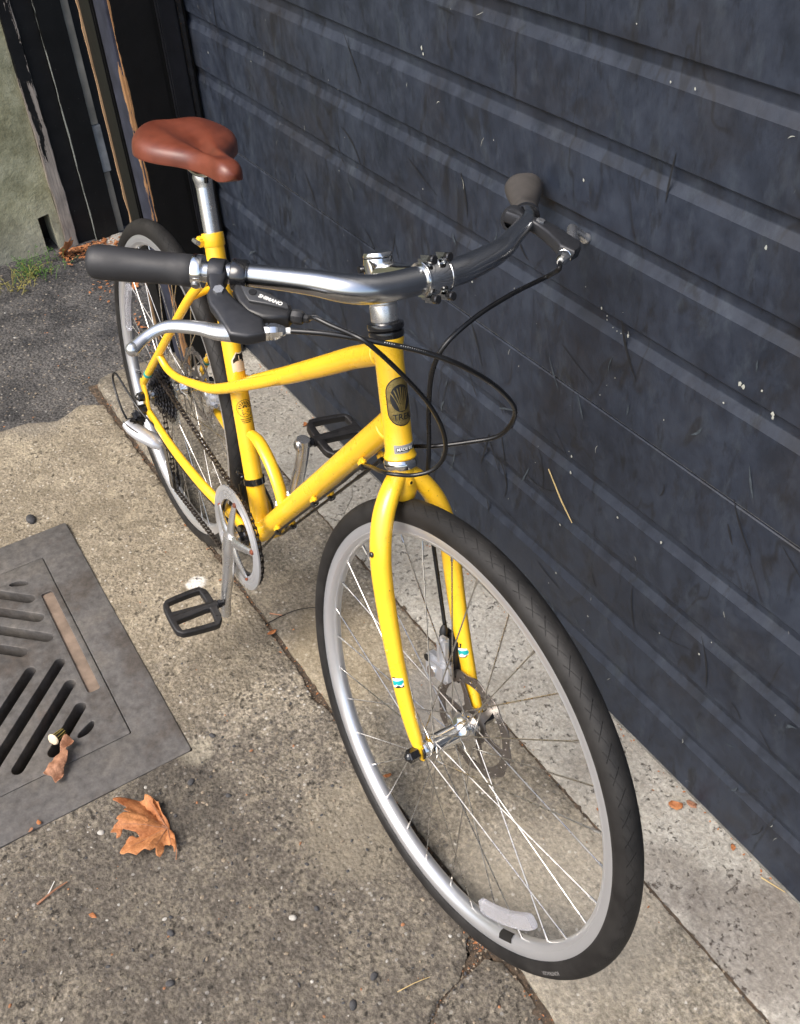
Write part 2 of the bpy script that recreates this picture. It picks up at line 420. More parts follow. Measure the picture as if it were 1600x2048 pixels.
# garage door paint
def mk_door(name='door_paint', base=((.0105, .0145, .0235), (.0165, .0220, .035), (.0245, .0320, .048)), sc=1.0):
    N = NT(name); co = N.coord()
    cs = N.coord(scale=(9, 1, 2.2), rot=(0, rad(0), 0))
    a = N.noise(co, 5, 8, .68); b = N.noise(N.coord(scale=(1.2, 1, .8), rot=(0, rad(35), 0)), 24, 8, .75)
    c = N.ramp(N.math('ADD', N.math('MULTIPLY', a, .5), N.math('MULTIPLY', b, .5)), [(.42, base[0]), (.5, base[1]), (.59, base[2])])
    # dark rub marks: thin contour lines of stretched noise
    n1 = N.noise(N.coord(scale=(1.6, 1, .6), rot=(0, rad(28), 0)), 5, 3, .55, .6)
    ln = N.ramp(N.math('ABSOLUTE', N.math('SUBTRACT', n1, .53)), [(0, 1), (.008, .7), (.016, 0)])
    mk = N.ramp(N.noise(co, 6.5, 3), [(.47, 0), (.53, 1)])
    c = N.mix(N.math('MULTIPLY', N.math('MULTIPLY', ln, mk), .65*sc), c, (.007, .008, .010))
    n3 = N.noise(N.coord(scale=(1.5, 1, .9), rot=(0, rad(-38), 0), loc=(3, 0, 5)), 9, 7, .72, .3)
    bl = N.ramp(n3, [(.57, 0), (.64, 1)]); c = N.mix(N.math('MULTIPLY', bl, .55*sc), c, (.009, .010, .013))
    # pale chalky scuffs
    n2 = N.noise(N.coord(scale=(1.8, 1, .75), rot=(0, rad(52), 0), loc=(7, 1, 2)), 13, 8, .74)
    pl = N.ramp(n2, [(.54, 0), (.68, 1)]); c = N.mix(N.math('MULTIPLY', pl, .45*sc), c, (.045, .057, .070))
    n5 = N.noise(N.coord(scale=(2.0, 1, .6), rot=(0, rad(58), 0), loc=(1, 8, 2)), 19, 8, .78); c = N.mix(N.math('MULTIPLY', N.ramp(n5, [(.36, 1), (.45, 0)]), .6*sc), c, (.0055, .0065, .009))
    n6 = N.noise(N.coord(scale=(1, 1, 1)), 3.2, 5, .7); c = N.mix(N.math('MULTIPLY', N.ramp(n6, [(.50, 0), (.62, 1)]), .35*sc), c, (.016, .0135, .012))
    n4 = N.noise(N.coord(scale=(1.0, 1, 1), loc=(17, 1, 2)), 7, 2, .5, 1.4)
    l4 = N.ramp(N.math('ABSOLUTE', N.math('SUBTRACT', n4, .5)), [(0, 1), (.0022, .6), (.004, 0)])
    m4 = N.ramp(N.noise(co, 21, 3), [(.66, 0), (.70, 1)])
    c = N.mix(N.math('MULTIPLY', N.math('MULTIPLY', l4, m4), .55*sc), c, (.16, .17, .17))
    # tiny pale paint specks
    vv = N.n('ShaderNodeTexVoronoi', i_Vector=N.coord(scale=(1, 1, .8)), i_Scale=34.0)
    vc = N.n('ShaderNodeSeparateColor', i_0=vv.outputs['Color'])
    dd = N.math('ADD', vv.outputs['Distance'], N.math('MULTIPLY', N.math('SUBTRACT', N.noise(co, 260, 3), .5), .12))
    sp = N.math('MULTIPLY', N.math('GREATER_THAN', vc.outputs[0], .80), N.math('LESS_THAN', dd, N.math('MULTIPLY', vc.outputs[1], .060)))
    c = N.mix(N.math('MULTIPLY', sp, .8), c, (.36, .38, .34))
    N.set(color=c, rough=N.ramp(b, [(.35, .40), (.65, .62)]), spec=.42, normal=N.bump(N.math('ADD', N.noise(co, 60, 5, .6), N.math('MULTIPLY', N.noise(co, 420, 3), .25)), .22, .0012))
    return N.m
M['door'] = mk_door()
M['seal'] = simple('pale_door_edge', (.20, .195, .175), .8, var=.3, vs=60)  # pale colour for the seam lines and the bottom edge strip
def mk_oldpaint(name, paint, wood, edges, thr=.55, spek=.6):
    """black paint flaking off wood; edges: list of (axis, value, width) where chips concentrate (object coords)"""
    N = NT(name); co = N.coord(); P = N.xyz(co)
    prox = None
    for (a, v, wd) in edges:
        if isinstance(a, tuple):
            q1 = N.math('SUBTRACT', P[0], a[0]); q2 = N.math('SUBTRACT', P[1], a[1]); d_ = N.math('DIVIDE', N.math('SQRT', N.math('ADD', N.math('MULTIPLY', q1, q1), N.math('MULTIPLY', q2, q2))), wd)
        else: d_ = N.math('DIVIDE', N.math('ABSOLUTE', N.math('SUBTRACT', P[a], v)), wd)
        e_ = N.math('SUBTRACT', 1, d_, clamp=True)
        prox = e_ if prox is None else N.math('MAXIMUM', prox, e_)
    nz = N.noise(N.coord(scale=(1, 1, .16)), 26, 6, .7)
    val = N.math('ADD', nz, N.math('MULTIPLY', prox, .30)) if prox is not None else nz
    chip = N.ramp(val, [(thr+.13, 0), (thr+.15, 1)])
    sn = N.noise(co, 130, 4, .7); spk = N.ramp(sn, [(.70, 0), (.73, 1)])
    grain = N.noise(N.coord(scale=(1, 1, .04)), 220, 5, .7)
    wc = N.ramp(grain, [(.3, tuple(x*.45 for x in wood)), (.7, wood)])
    pc = N.ramp(N.noise(co, 20, 5), [(.3, tuple(x*.6 for x in paint)), (.7, tuple(x*1.3 for x in paint))])
    c = N.mix(N.math('MULTIPLY', spk, spek*.5), pc, (.30, .31, .27))
    c = N.mix(chip, c, wc)
    N.set(color=c, spec=.28, rough=N.mix(chip, .5, .85), normal=N.bump(N.math('SUBTRACT', N.math('MULTIPLY', N.noise(co, 50, 5), .6), N.math('MULTIPLY', chip, .9)), .5, .002))
    return N.m
RAW = (.36, .22, .11)
# ------------------------------------------------------------------ SETTING
GZ = -.034
PIT = (-.062, -1.36, .497, -.752)      # x0,y0,x1,y1 of the drain opening
def ground_sheet():
    bm = B(); x0, y0, x1, y1 = PIT; X, Y = 60, 60
    xs = [-X, x0, x1, X]; ys = [-Y, y0, y1, Y]
    g = [[bm.verts.new((x, y, GZ)) for y in ys] for x in xs]
    for i in range(3):
        for j in range(3):
            if (i, j) != (1, 1): bm.faces.new((g[i][j], g[i+1][j], g[i+1][j+1], g[i][j+1]))
    return bm
obj('ground', ground_sheet(), M['asphalt'], smooth=False, kind='structure')
# far asphalt with a visible rough surface
def fz(x, y): return GZ+.006+.006*mn.noise(Vector((x*3, y*3, 0)))+.0022*mn.noise(Vector((x*60, y*60, 1)))+.0015*mn.noise(Vector((x*130, y*130, 5)))
bm = B(); L = densify([(-2.3, -1.6), (-.55, -1.6), (-.55, -.30), (-.70, -.25), (-.70, .05), (-2.3, .05)], .03)
L = [(x+random.uniform(-.004, .004), y+random.uniform(-.004, .004)) for x, y in L]
sheet(bm, L, [], .014, fz, .012)
obj('road', bm, M['asphalt'], smooth=False, kind='structure')
# drain pit
bm = B(); x0, y0, x1, y1 = PIT
c4 = [(x0, y0), (x1, y0), (x1, y1), (x0, y1)]
top = [bm.verts.new((x, y, GZ)) for x, y in c4]; bot = [bm.verts.new((x, y, -.75)) for x, y in c4]
for i in range(4): bm.faces.new((top[i], top[(i+1) % 4], bot[(i+1) % 4], bot[i]))
bm.faces.new(bot)
obj('drain_pit', bm, M['dirt'], smooth=False, kind='structure')

pave = empty('pavement', (0, 0, 0), kind='structure')
def zo(x, y):
    t = min(1, max(0, (.25-x)/.9)); t = t*t*(3-2*t)
    return -.002-.015*t
def rough(x, y, a=1.0):
    return a*(.0016*mn.noise(Vector((x*40, y*40, 0)))+.0013*mn.noise(Vector((x*110, y*110, 3)))+.002*mn.noise(Vector((x*12, y*12, 7))))
def jag(L, d=.012, a=.002, keep=()):
    D = densify(L, d)
    return [(x+a*1.6*mn.noise(Vector((x*70, y*70, 2)))+random.uniform(-a, a)*.35, y+a*1.6*mn.noise(Vector((x*70, y*70, 9)))+random.uniform(-a, a)*.35) for x, y in D]
def slab(outer, holes, step, zf, mat, depth=.05, bev=.003, jg=.002, d=.012, name='slab'):
    bm = B(); O = jag(outer, d, jg)
    H = [jag(h, .03, .0008) for h in holes]
    v, f = cdt(O, H, step)
    nb = len(O)
    vs = []
    for i, p in enumerate(v):
        z = zf(p.x, p.y)
        if i < nb: z -= bev*(1.0+.8*mn.noise(Vector((p.x*90, p.y*90, 0))))
        vs.append(bm.verts.new((p.x, p.y, z)))
    for t in f: bm.faces.new([vs[i] for i in t])
    be = [e for e in bm.edges if len(e.link_faces) == 1]
    ret = bmesh.ops.extrude_edge_only(bm, edges=be)
    for q in ret['geom']:
        if isinstance(q, bmesh.types.BMVert): q.co.z -= depth
    return obj(name, bm, mat, pave, angle=50)
J1, J2 = -.420, -.169
XE = 3.2
# outer slabs (aggregate), split by the diagonal crack at the front
crack = [(1.172, -.425), (1.185, -.440), (1.192, -.463), (1.203, -.50), (1.212, -.54), (1.232, -.575), (1.30, -.70), (1.43, -.92), (1.7, -1.3), (2.1, -1.9), (2.4, -2.4)]
gr = [(-.1585, -1.4300), (.6012, -1.4300), (.6012, -.6705), (-.1585, -.6705)]
outA = [(-.66, -2.4), (2.4, -2.4)]+[(x-.0012, y) for x, y in crack[::-1][1:-3]]+[(1.180, -.467), (1.158, -.455), (1.150, -.438), (1.14, J1-.008), (.9, J1-.004), (.66, J1-.002), (.62, J1-.013), (.54, J1-.005), (.3, J1-.004), (.05, J1-.008), (-.05, J1-.005), (-.25, J1-.010), (-.45, J1-.010), (-.60, J1-.014), (-.64, -.48), (-.60, -.56), (-.64, -.64), (-.66, -.9)]
slab(outA, [gr], .016, lambda x, y: zo(x, y)+rough(x, y, 1.0), M['outer'], jg=.0024)
outB = [(x+.0012, y) for x, y in crack[3:]]+[(XE, -2.4), (XE, J1-.006), (1.9, J1-.006), (1.42, J1-.008), (1.34, J1-.014), (1.27, J1-.004), (1.215, J1-.010), (1.196, -.448)]
slab(outB, [], .018, lambda x, y: zo(x, y)+rough(x, y, 1.0)-.001, M['outer'], jg=.0024)
# middle strip
mid = [(-.72, J1+.03), (-.69, J1+.004), (-.4, J1+.002), (.3, J1+.004), (.62, J1+.006), (1.0, J1+.004), (1.16, J1+.010), (1.35, J1+.003), (XE, J1+.003), (XE, J2-.0025), (1.2, J2-.002), (.29, J2-.003), (.28, J2-.002), (-.60, J2-.002), (-.75, J2-.004), (-.745, -.34)]
def zm(x, y):
    e = 0
    if x < -.68: e = -(((-.68-x)/.07)**2)*.022
    dy = J1+.02-y
    if dy > 0 and x < .2: e -= (dy/.02)**2*.009*min(1, (.2-x)/.4)
    return e+rough(x, y, .35)
slab(mid, [], .018, zm, M['middle'], depth=.045, jg=.0018, bev=.0025)
# inner strip by the door, split by a crack
cx = [(.29, J2+.002), (.265, -.150), (.21, -.137), (.185, -.115), (.15, -.075), (.10, -.05), (.06, .03)]
inA = [(-.74, J2+.002), (-.3, J2+.003)]+[(x-.0010, y) for x, y in cx]+[(-.74, .03)]
inB = [(x+.0010, y) for x, y in cx]+[(XE, .03), (XE, J2+.004), (1.4, J2+.003), (.7, J2+.002)]
def zi(x, y): return (-(((-.68-x)/.07)**2)*.015 if x < -.68 else 0)+rough(x, y, .25)
slab(inA, [], .02, zi, M['inner'], depth=.045, jg=.0010, bev=.0015)
slab(inB, [], .02, zi, M['inner'], depth=.045, jg=.0010, bev=.0015)
# dirt packed in the joints (own geometry a little below the slabs)
bm = B()
for (xa, xb, yy, hw, dz) in ((-.72, 3.2, J1-.004, .014, -.0065), (-.7, 3.2, J2, .005, -.0035)):
    n = int((xb-xa)/.008); prev = None
    for i in range(n+1):
        x = xa+(xb-xa)*i/n; z = (min(zo(x, yy), 0) if yy < -.3 else 0)+dz+.004*mn.noise(Vector((x*60, yy, 0)))+.003*mn.noise(Vector((x*150, yy, 4)))
        r = [bm.verts.new((x, yy+hw*k, z+(.002*random.uniform(-1, 1)))) for k in (-1, -.33, .33, 1)]
        if prev:
            for k in range(3): bm.faces.new((prev[k], r[k], r[k+1], prev[k+1]))
        prev = r
lc = [Vector((x, y, 0)) for x, y in crack]; prev = None
for p in catmull(lc, 10):
    r = [bm.verts.new((p.x+k*.014, p.y, zo(p.x, p.y)-.0055+.002*mn.noise(p*80))) for k in (-1, 0, 1)]
    if prev:
        for k in range(2): bm.faces.new((prev[k], r[k], r[k+1], prev[k+1]))
    prev = r
box(bm, (1.170, -.443, -.014), (.05, .035, .010))
obj('joint_dirt', bm, M['dirt'], pave, smooth=False)

# ------------------------------------------------------------------ drain grate
def mk_castiron():
    N = NT('cast_iron'); tc = N.n('ShaderNodeNewGeometry'); co = tc.outputs['Position']
    a = N.noise(co, 7, 7, .65); b = N.noise(co, 60, 6, .7)
    c = N.ramp(a, [(.38, (.082, .071, .062)), (.5, (.105, .099, .094)), (.62, (.128, .117, .105))])
    c = N.mix(1, c, N.ramp(b, [(.34, .72), (.66, 1.28)]), 'MULTIPLY')
    c = N.mix(N.math('MULTIPLY', N.ramp(N.noise(co, 22, 7, .75), [(.62, 0), (.74, 1)]), .35), c, (.24, .20, .165))
    c = N.mix(N.math('MULTIPLY', N.ramp(N.noise(co, 12, 7, .75), [(.60, 0), (.72, 1)]), .35), c, (.13, .075, .05))
    N.set(color=c, metal=.25, rough=.60, spec=.4, normal=N.bump(N.math('ADD', b, N.math('MULTIPLY', N.noise(co, 260, 4), .4)), .35, .0016)); return N.m
M['iron'] = mk_castiron()
M['rust'] = simple('rust_dust', (.21, .155, .115), .9, var=.25, vs=25, bumps=.4, bscale=200)
grate = empty('drain_grate', (.22, -1.05, -.003), label='rusty cast iron storm drain grate with slanted slots set into the concrete', cat='drain grate')
gi = grate.matrix_world.copy(); GL = Vector((.22, -1.05, -.003))
def gpart(name, loops, z, t, mat, bevel=.002):
    bm = fill2d([[(x-GL.x, y-GL.y) for x, y in L] for L in loops], t, bevel)
    xf(bm, Matrix.Translation((0, 0, z-t/2-GL.z)))
    return obj(name, bm, mat, grate, angle=35)
gpart('grate_frame', [rrect(.757, .757, .006, 3, .2215, -1.0500), rrect(.5715, .6190, .004, 3, .2165, -1.060)[::-1]], -.0010, .03, M['iron'], .0009)
def slot(x, y, dx, dy, L, r=.0115):
    """rounded slot starting at (x,y) going direction for L"""
    a = math.atan2(dy, dx); P = []
    for k in range(9): t = a+PI/2+PI*k/8; P.append((x+r*math.cos(t), y+r*math.sin(t)))
    ex, ey = x+math.cos(a)*L, y+math.sin(a)*L
    for k in range(9): t = a-PI/2+PI*k/8; P.append((ex+r*math.cos(t), ey+r*math.sin(t)))
    return P
loops = [rrect(.5690, .6160, .004, 3, .2165, -1.060)]
s2 = 1/math.sqrt(2)
def catmull2_(L, n=3): return [(p.x, p.y) for p in catmull([Vector((x, y, 0)) for x, y in L], n, True)]
yc = -1.06
for sy in (1, -1):
    for k in range(3):                      # from the centre out toward x+
        x = .257+.066*k; y = -.812; L = (.462-x)/s2*1.0
        loops.append(slot(x, yc+sy*(y-yc), 1, -sy, L))
        x2 = .177-.066*k; loops.append(slot(x2, yc+sy*(y-yc), -1, -sy, (x2+.025)/s2))
    for q in range(1):
        y = -.868; loops.append(slot(.246, yc+sy*(y-yc), 1, -sy, (.462-.246)/s2*.62)); loops.append(slot(.187, yc+sy*(y-yc), -1, -sy, (.187+.025)/s2*.62))
        y = -.963; loops.append(slot(.250, yc+sy*(y-yc), 1, -sy, .065)); loops.append(slot(.183, yc+sy*(y-yc), -1, -sy, .065))
    for x in (.444, -.012):
        d = 1 if x > 0 else -1
        yy = yc+sy*(-.816-yc)
        loops.append(catmull2_([(x-.011*d, yy+.012*sy), (x+.001*d, yy+.013*sy), (x+.013*d, yy-.002*sy), (x+.014*d, yy-.020*sy), (x+.004*d, yy-.018*sy)]))
pad = rrect(.320, .024, .006, 4, .206, -.776)
loops.append(pad)
gpart('grate_plate', loops, -.0008, .034, M['iron'], .0012)
bm = fill2d([[(x-GL.x, y-GL.y) for x, y in rrect(.322, .027, .006, 4, .206, -.776)]], .006, .001); xf(bm, Matrix.Translation((0, 0, -.0055)))
obj('filled_recess', bm, M['rust'], grate)
# bars below the plate so the slots look deep
# ------------------------------------------------------------------ garage door
door = empty('garage_door', (1.0, 0, 0), label='dark blue grey sectional garage door with horizontal grooves and scuffs', cat='garage door')
def panel(z0, z1, grooves, x0=-.655, x1=3.1):
    prof = [(z0, .0015), (z0+.0015, 0)]
    for g in grooves:
        prof += [(g-.0075, 0), (g-.0070, .0003), (g+.0060, .0070), (g+.0075, .0073), (g+.0228, .0068), (g+.0242, .0060), (g+.0254, .0004), (g+.0262, 0)]
    prof += [(z1-.0015, 0), (z1, .0015)]
    bm = B(); n = 40; rows = []
    full = []
    for i, (z, y) in enumerate(prof):
        full.append((z, y))
        if i+1 < len(prof) and prof[i+1][0]-z > .03:
            for k in (1, 2): full.append((z+(prof[i+1][0]-z)*k/3, y))
    for (z, y) in full:
        rows.append([bm.verts.new((x0+(x1-x0)*i/n-1.0, y+.0005*mn.noise(Vector(((x0+(x1-x0)*i/n)*2.6, z*7, z0))), z)) for i in range(n+1)])
    for a, b in zip(rows, rows[1:]):
        for i in range(n): bm.faces.new((a[i], a[i+1], b[i+1], b[i]))
    be = [e for e in bm.edges if len(e.link_faces) == 1]
    ret = bmesh.ops.extrude_edge_only(bm, edges=be)
    for q in ret['geom']:
        if isinstance(q, bmesh.types.BMVert): q.co.y = .045
    obj('door_panel', bm, M['door'], door, smooth=False)
gs = lambda base: [base+.117*k for k in (.0, 1, 2, 3)]
panel(.006, .6165, [.114, .232, .350, .468])
panel(.6195, 1.236, [.750, .867, .981, 1.098])
panel(1.239, 1.856, [1.370, 1.487, 1.604, 1.721])
panel(1.859, 2.476, [1.990, 2.107, 2.224, 2.341])
bm = B(); box(bm, (.22, .010, .618), (3.7, .012, .0030)); box(bm, (.22, .010, 1.2375), (3.7, .012, .0030)); obj('seam_strip', bm, M['seal'], door, smooth=False)
bm = B(); box(bm, (.22, .004, .0035), (3.7, .010, .0045), bev=.001); obj('bottom_seal', bm, M['seal'], door)
# the building front goes on above the door
bm = B()
box(bm, (1.0, .10, 5.75), (9.0, .20, 6.5), bev=.01)
for zz in (2.54, 5.2, 8.85): box(bm, (1.0, -.03, zz), (9.0, .06, .10), bev=.01)
obj('facade_wall', bm, mk_door('facade_paint', ((.030, .034, .042), (.040, .045, .055), (.050, .056, .068)), .5), label='dark painted building front continuing above the garage door', cat='wall')
# ------------------------------------------------------------------ near door jamb
jamb = empty('door_jamb', (-.70, -.09, 0), label='black painted wooden door jamb with peeling edges behind the saddle', cat='door frame')
def jpart(name, c, s, mat, bev=.003, jit=0, seg=40, lab=None):
    bm = B(); box(bm, (c[0]+.70, c[1]+.09, c[2]), s, bev=bev)
    if jit:
        bmesh.ops.subdivide_edges(bm, edges=[e for e in bm.edges if abs(e.verts[0].co.z-e.verts[1].co.z) > .5], cuts=seg*3)
        for v in bm.verts:
            v.co.x += jit*mn.noise(Vector((v.co.x*9, v.co.y*9, v.co.z*22)))+jit*.6*mn.noise(Vector((1, v.co.y*9, v.co.z*90)))
            v.co.y += jit*mn.noise(Vector((v.co.x*9+5, v.co.y*9, v.co.z*22)))
    return obj(name, bm, mat, jamb, label=lab)
H = 2.5
mb = mk_oldpaint('jamb_black_paint', (.004, .004, .0045), RAW, [(0, -.10, .0)] and [(0, .094, .012), (1, -.090, .006)], .66)
# front face boards (facing -y)
jpart('board', (-.752, -.150, H/2), (.094, .070, H), mk_oldpaint('board_black_paint', (.0035, .0035, .0035), RAW, [(0, 9, .01)], .66), .004)
jpart('splintered_edge', (-.8005, -.172, H/2), (.0055, .034, H), mk_oldpaint('splintered_wood', (.006, .005, .004), (.52, .34, .19), [(0, -.1005, .02)], .44), .001, jit=.0045)
bm = B()     # blue-grey rounded board
pr = []
for k in range(9): a = PI/2*k/8; pr.append((-.704+.016-.016*math.cos(a)*1.0, -.168-.012*math.sin(a)))
pr += [(-.612, -.181), (-.607, -.179), (-.6055, -.175), (-.6055, -.10), (-.704, -.10)]
rows = [[bm.verts.new((x+.70, y+.09, z)) for x, y in pr] for z in (-.001, H)]
n = len(pr)
for i in range(n): bm.faces.new((rows[0][i], rows[0][(i+1) % n], rows[1][(i+1) % n], rows[1][i]))
bm.faces.new(rows[1])
obj('board', bm, mk_oldpaint('board_blue_paint', (.028, .031, .048), (.40, .22, .10), [((.096, -.091), 0, .016)], .60, .4), jamb, label='blue grey board with paint chipped along its corner')
jpart('board', (-.6025, -.1265, H/2), (.0045, .094, H), mk_oldpaint('side_black', (.0035, .0035, .0038), (.40, .22, .10), [(1, -.0835, .012)], .60, .6), .001, lab='thin black board with peeling corner')
jpart('reveal_board', (-.632, -.060, H/2), (.060, .118, H), mk_oldpaint('reveal_black', (.003, .003, .003), RAW, [(1, 9, 1)], .67), .002)
jpart('stop_moulding', (-.5945, -.048, H/2), (.016, .046, H), mk_oldpaint('stop_black', (.007, .0075, .010), RAW, [((.1135, .019), 0, .006)], .64), .004)
jpart('guide_rail', (-.5965, -.0165, H/2), (.012, .013, H), M['gloss'], .002)
# ------------------------------------------------------------------ far wall and far jamb
def mk_green():
    N = NT('mossy_plaster'); co = N.coord(); a = N.noise(co, 9, 7, .65); b = N.noise(co, 55, 6, .7); P = N.xyz(co)
    c = N.ramp(a, [(.38, (.22, .21, .125)), (.5, (.31, .30, .19)), (.62, (.40, .385, .26))])
    low = N.ramp(N.math('ADD', P[2], N.math('MULTIPLY', N.noise(co, 12, 5), .18)), [(.06, 1), (.26, 0)])
    c = N.mix(N.math('MULTIPLY', low, .55), c, (.28, .27, .24))
    dk = N.ramp(N.noise(co, 40, 7, .8), [(.62, 0), (.72, 1)]); c = N.mix(N.math('MULTIPLY', dk, .45), c, (.10, .10, .06))
    N.set(color=c, rough=.92, spec=.2, normal=N.bump(N.math('ADD', b, N.math('MULTIPLY', a, .8)), .9, .006)); return N.m
wall = B(); FX = -1.66
O = [(-3.2, -.045), (-.60, -.045), (-.40, -.040), (-.278, -.045), (-.276, .095), (-.236, .100), (-.234, -.045), (-.208, -.045), (-.208, 3.0), (-3.2, 3.0)]
D = densify([(a, b) for a, b in O], .05)
v, f = cdt(D, [], .04)
vs = []
for p in v:
    lowb = max(0, 1-(p.y+.04)/.12)
    vs.append(wall.verts.new((FX+.010*mn.noise(Vector((p.x*5, p.y*5, 0)))+.005*mn.noise(Vector((p.x*22, p.y*22, 0)))-.012*lowb*max(0, mn.noise(Vector((p.x*14, p.y*14, 4)))+.2)+.012*lowb, p.x, p.y)))
for t in f: wall.faces.new([vs[i] for i in t])
be = [e for e in wall.edges if len(e.link_faces) == 1]
ret = bmesh.ops.extrude_edge_only(wall, edges=be)
for q in ret['geom']:
    if isinstance(q, bmesh.types.BMVert): q.co.x -= .35
wo = obj('plaster_wall', wall, mk_green(), angle=60, label='rough olive green plaster wall with a dark notch at its base', cat='wall')
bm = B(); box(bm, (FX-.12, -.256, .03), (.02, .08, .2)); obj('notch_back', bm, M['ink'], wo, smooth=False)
fj = empty('door_frame', (FX, -.03, -.04), label='weathered black wooden frame beside the green plaster wall', cat='door frame')
def fpart(name, y0, y1, x0, mat, jit=0, bev=.002, h=3.0, z0=-.045, lab=None):
    bm = B(); box(bm, (x0-.04-FX, (y0+y1)/2+.03, (h+z0)/2+.04), (.08, y1-y0, h-z0), bev=bev)
    if jit:
        bmesh.ops.subdivide_edges(bm, edges=[e for e in bm.edges if abs(e.verts[0].co.z-e.verts[1].co.z) > .5], cuts=130)
        for v in bm.verts:
            v.co.y += jit*mn.noise(Vector((v.co.x*9, v.co.y*9, v.co.z*16)))+jit*.5*mn.noise(Vector((1, v.co.y*9, v.co.z*70)))
            v.co.x += jit*mn.noise(Vector((v.co.x*9+5, v.co.y*9, v.co.z*22)))
    return obj(name, bm, mat, fj, label=lab)
fpart('board', -.2075, -.166, FX+.016, mk_oldpaint('weathered_board', (.006, .006, .0065), (.36, .31, .26), [(2, 0.0, .95)], .50, .8), .004, lab='weathered board with most of its paint gone')
fpart('board', -.165, -.102, FX+.006, mk_oldpaint('frame_black_a', (.006, .006, .0065), (.25, .25, .22), [(1, -.135, .005)], .66, .8), .0012)
fpart('board', -.1015, -.020, FX+.022, mk_oldpaint('frame_black_b', (.0038, .0038, .0038), (.30, .32, .29), [(1, -.0715, .0045)], .60, .9), .0012)
M['beige'] = simple('grimy_beige_strip', (.30, .26, .20), .7, var=.35, vs=6, bumps=.3)
fpart('strip', -.0195, .008, FX+.004, M['beige'], h=3.0, z0=.35)
fpart('strip', -.0195, .012, FX+.008, simple('grey_strip', (.26, .255, .24), .8, var=.3, vs=12), h=.348, z0=.19, lab='short grey patch piece')
fpart('strip', -.0195, .006, FX+.003, M['beige'], h=.188, z0=-.045)
fpart('back_board', .013, .60, FX-.03, simple('dark_interior_board', (.006, .004, .0035), .8, var=.3, vs=10))
bm = B(); bmesh.ops.create_icosphere(bm, subdivisions=3, radius=1)
for v in bm.verts:
    k = 1+.25*mn.noise(v.co*2.2)
    v.co = Vector((v.co.x*.075*k, v.co.y*.085*k, v.co.z*.028*k))
st = obj('kerb_stone', bm, M['inner'], label='broken grey concrete lump at the foot of the far black frame', cat='stone'); st.location = (-1.575, -.045, -.040)

# ------------------------------------------------------------------ BICYCLE
Rb = Matrix(((0.99984, 0.017787, 0.002735), (-0.017991, 0.991555, 0.128431), (-0.000427, -0.128459, 0.991715)))
WR = .345
bike = empty('bicycle', mat4=Matrix.Translation((0, -.4303, 0))@Rb.to_4x4(), label='yellow city bicycle with brown saddle and silver wheels leaning against the dark garage door', cat='bicycle')
OB = Matrix.Translation((0, 0, WR))                 # bike frame: rear axle origin
A0 = Vector((.998, 0, -.0152))
Ms = Matrix(((0.945362, -0.069475, -0.318534), (0.073293, 0.997310, 0), (0.317677, -0.023346, 0.947912)))
OS = OB@(Matrix.Translation(A0)@Ms.to_4x4())        # steering frame: axis = z, fork tips at x=.048
def bp(name, bm, mat, parent=None, S=False, **k):
    """part of the bike in bike (or steering) coordinates"""
    par = parent or bike
    o = obj(name, bm, mat, par, **k)
    if par is bike: o.matrix_local = OS if S else OB
    return o
BB = V(.429, 0, -.0721); sa = rad(71.47); SD = V(-math.cos(sa), 0, math.sin(sa))
ax = V(-.318534, 0, .947912); fxv = V(.947912, 0, .318534)
HT = lambda s: A0+ax*s
# --- frame tubes
h0, h1 = .398, .552
bm = B(); lathe(bm, [(.0150, h0+.001), (.0205, h0), (.0213, h0+.002), (.0203, h0+.005), (.0184, h0+.010), (.0180, h0+.04), (.0180, h1-.03), (.0186, h1-.012), (.0205, h1-.005), (.0210, h1-.002), (.0205, h1), (.0150, h1-.001)], A0, ax, 40)
head = bp('head_tube', bm, M['yellow'])
ttJ = HT(.505)
bm = B(); sweep(bm, [HT(.533)-fxv*.004, V(.7405, 0, .4395), V(.6709, 0, .3940), V(.55, 0, .3165), V(.42, 0, .2370), V(.385, 0, .215)], [.0150, .0152, .0152, .0142, .0125, .0105], 24); tt = bp('top_tube', bm, M['yellow'])
dt0 = HT(.445)
bm = B(); sweep(bm, [dt0-fxv*.006, dt0+(BB-dt0)*.5, BB+V(.012, 0, .010)], [.0185, .0180, .0178], 28); dt = bp('down_tube', bm, M['yellow'])
bm = B(); sweep(bm, [BB+SD*.01, BB+SD*.25, BB+SD*.517], [.0168, .0163, .0163], 28); stb = bp('seat_tube', bm, M['yellow'])
bm = B(); lathe(bm, [(.017, -.034), (.0205, -.0345), (.021, -.033), (.021, .033), (.0205, .0345), (.017, .034)], BB, (0, 1, 0), 32); bbs = bp('bottom_bracket_shell', bm, M['yellow'])
bm = B(); cyl(bm, BB+V(0, -.043, 0), BB+V(0, -.0345, 0), .0215, 28, .002); cyl(bm, BB+V(0, -.056, 0), BB+V(0, .056, 0), .009, 16); bp('bottom_bracket_cup', bm, M['gloss'])
for (o_, d_, r_) in ((dt0+(BB-dt0).normalized()*.022, BB-dt0, .0189), (HT(.533)+(V(.7405, 0, .4395)-HT(.533)).normalized()*.0215, V(.7405, 0, .4395)-HT(.533), .0154), (BB+SD*.0215, SD, .0172)):
    bm = B(); lathe(bm, [(r_-.002, -.0022), (r_, -.0012), (r_+.0006, 0), (r_, .0012), (r_-.002, .0022)], o_, d_, 32); bp('weld_bead', bm, M['yellow'])
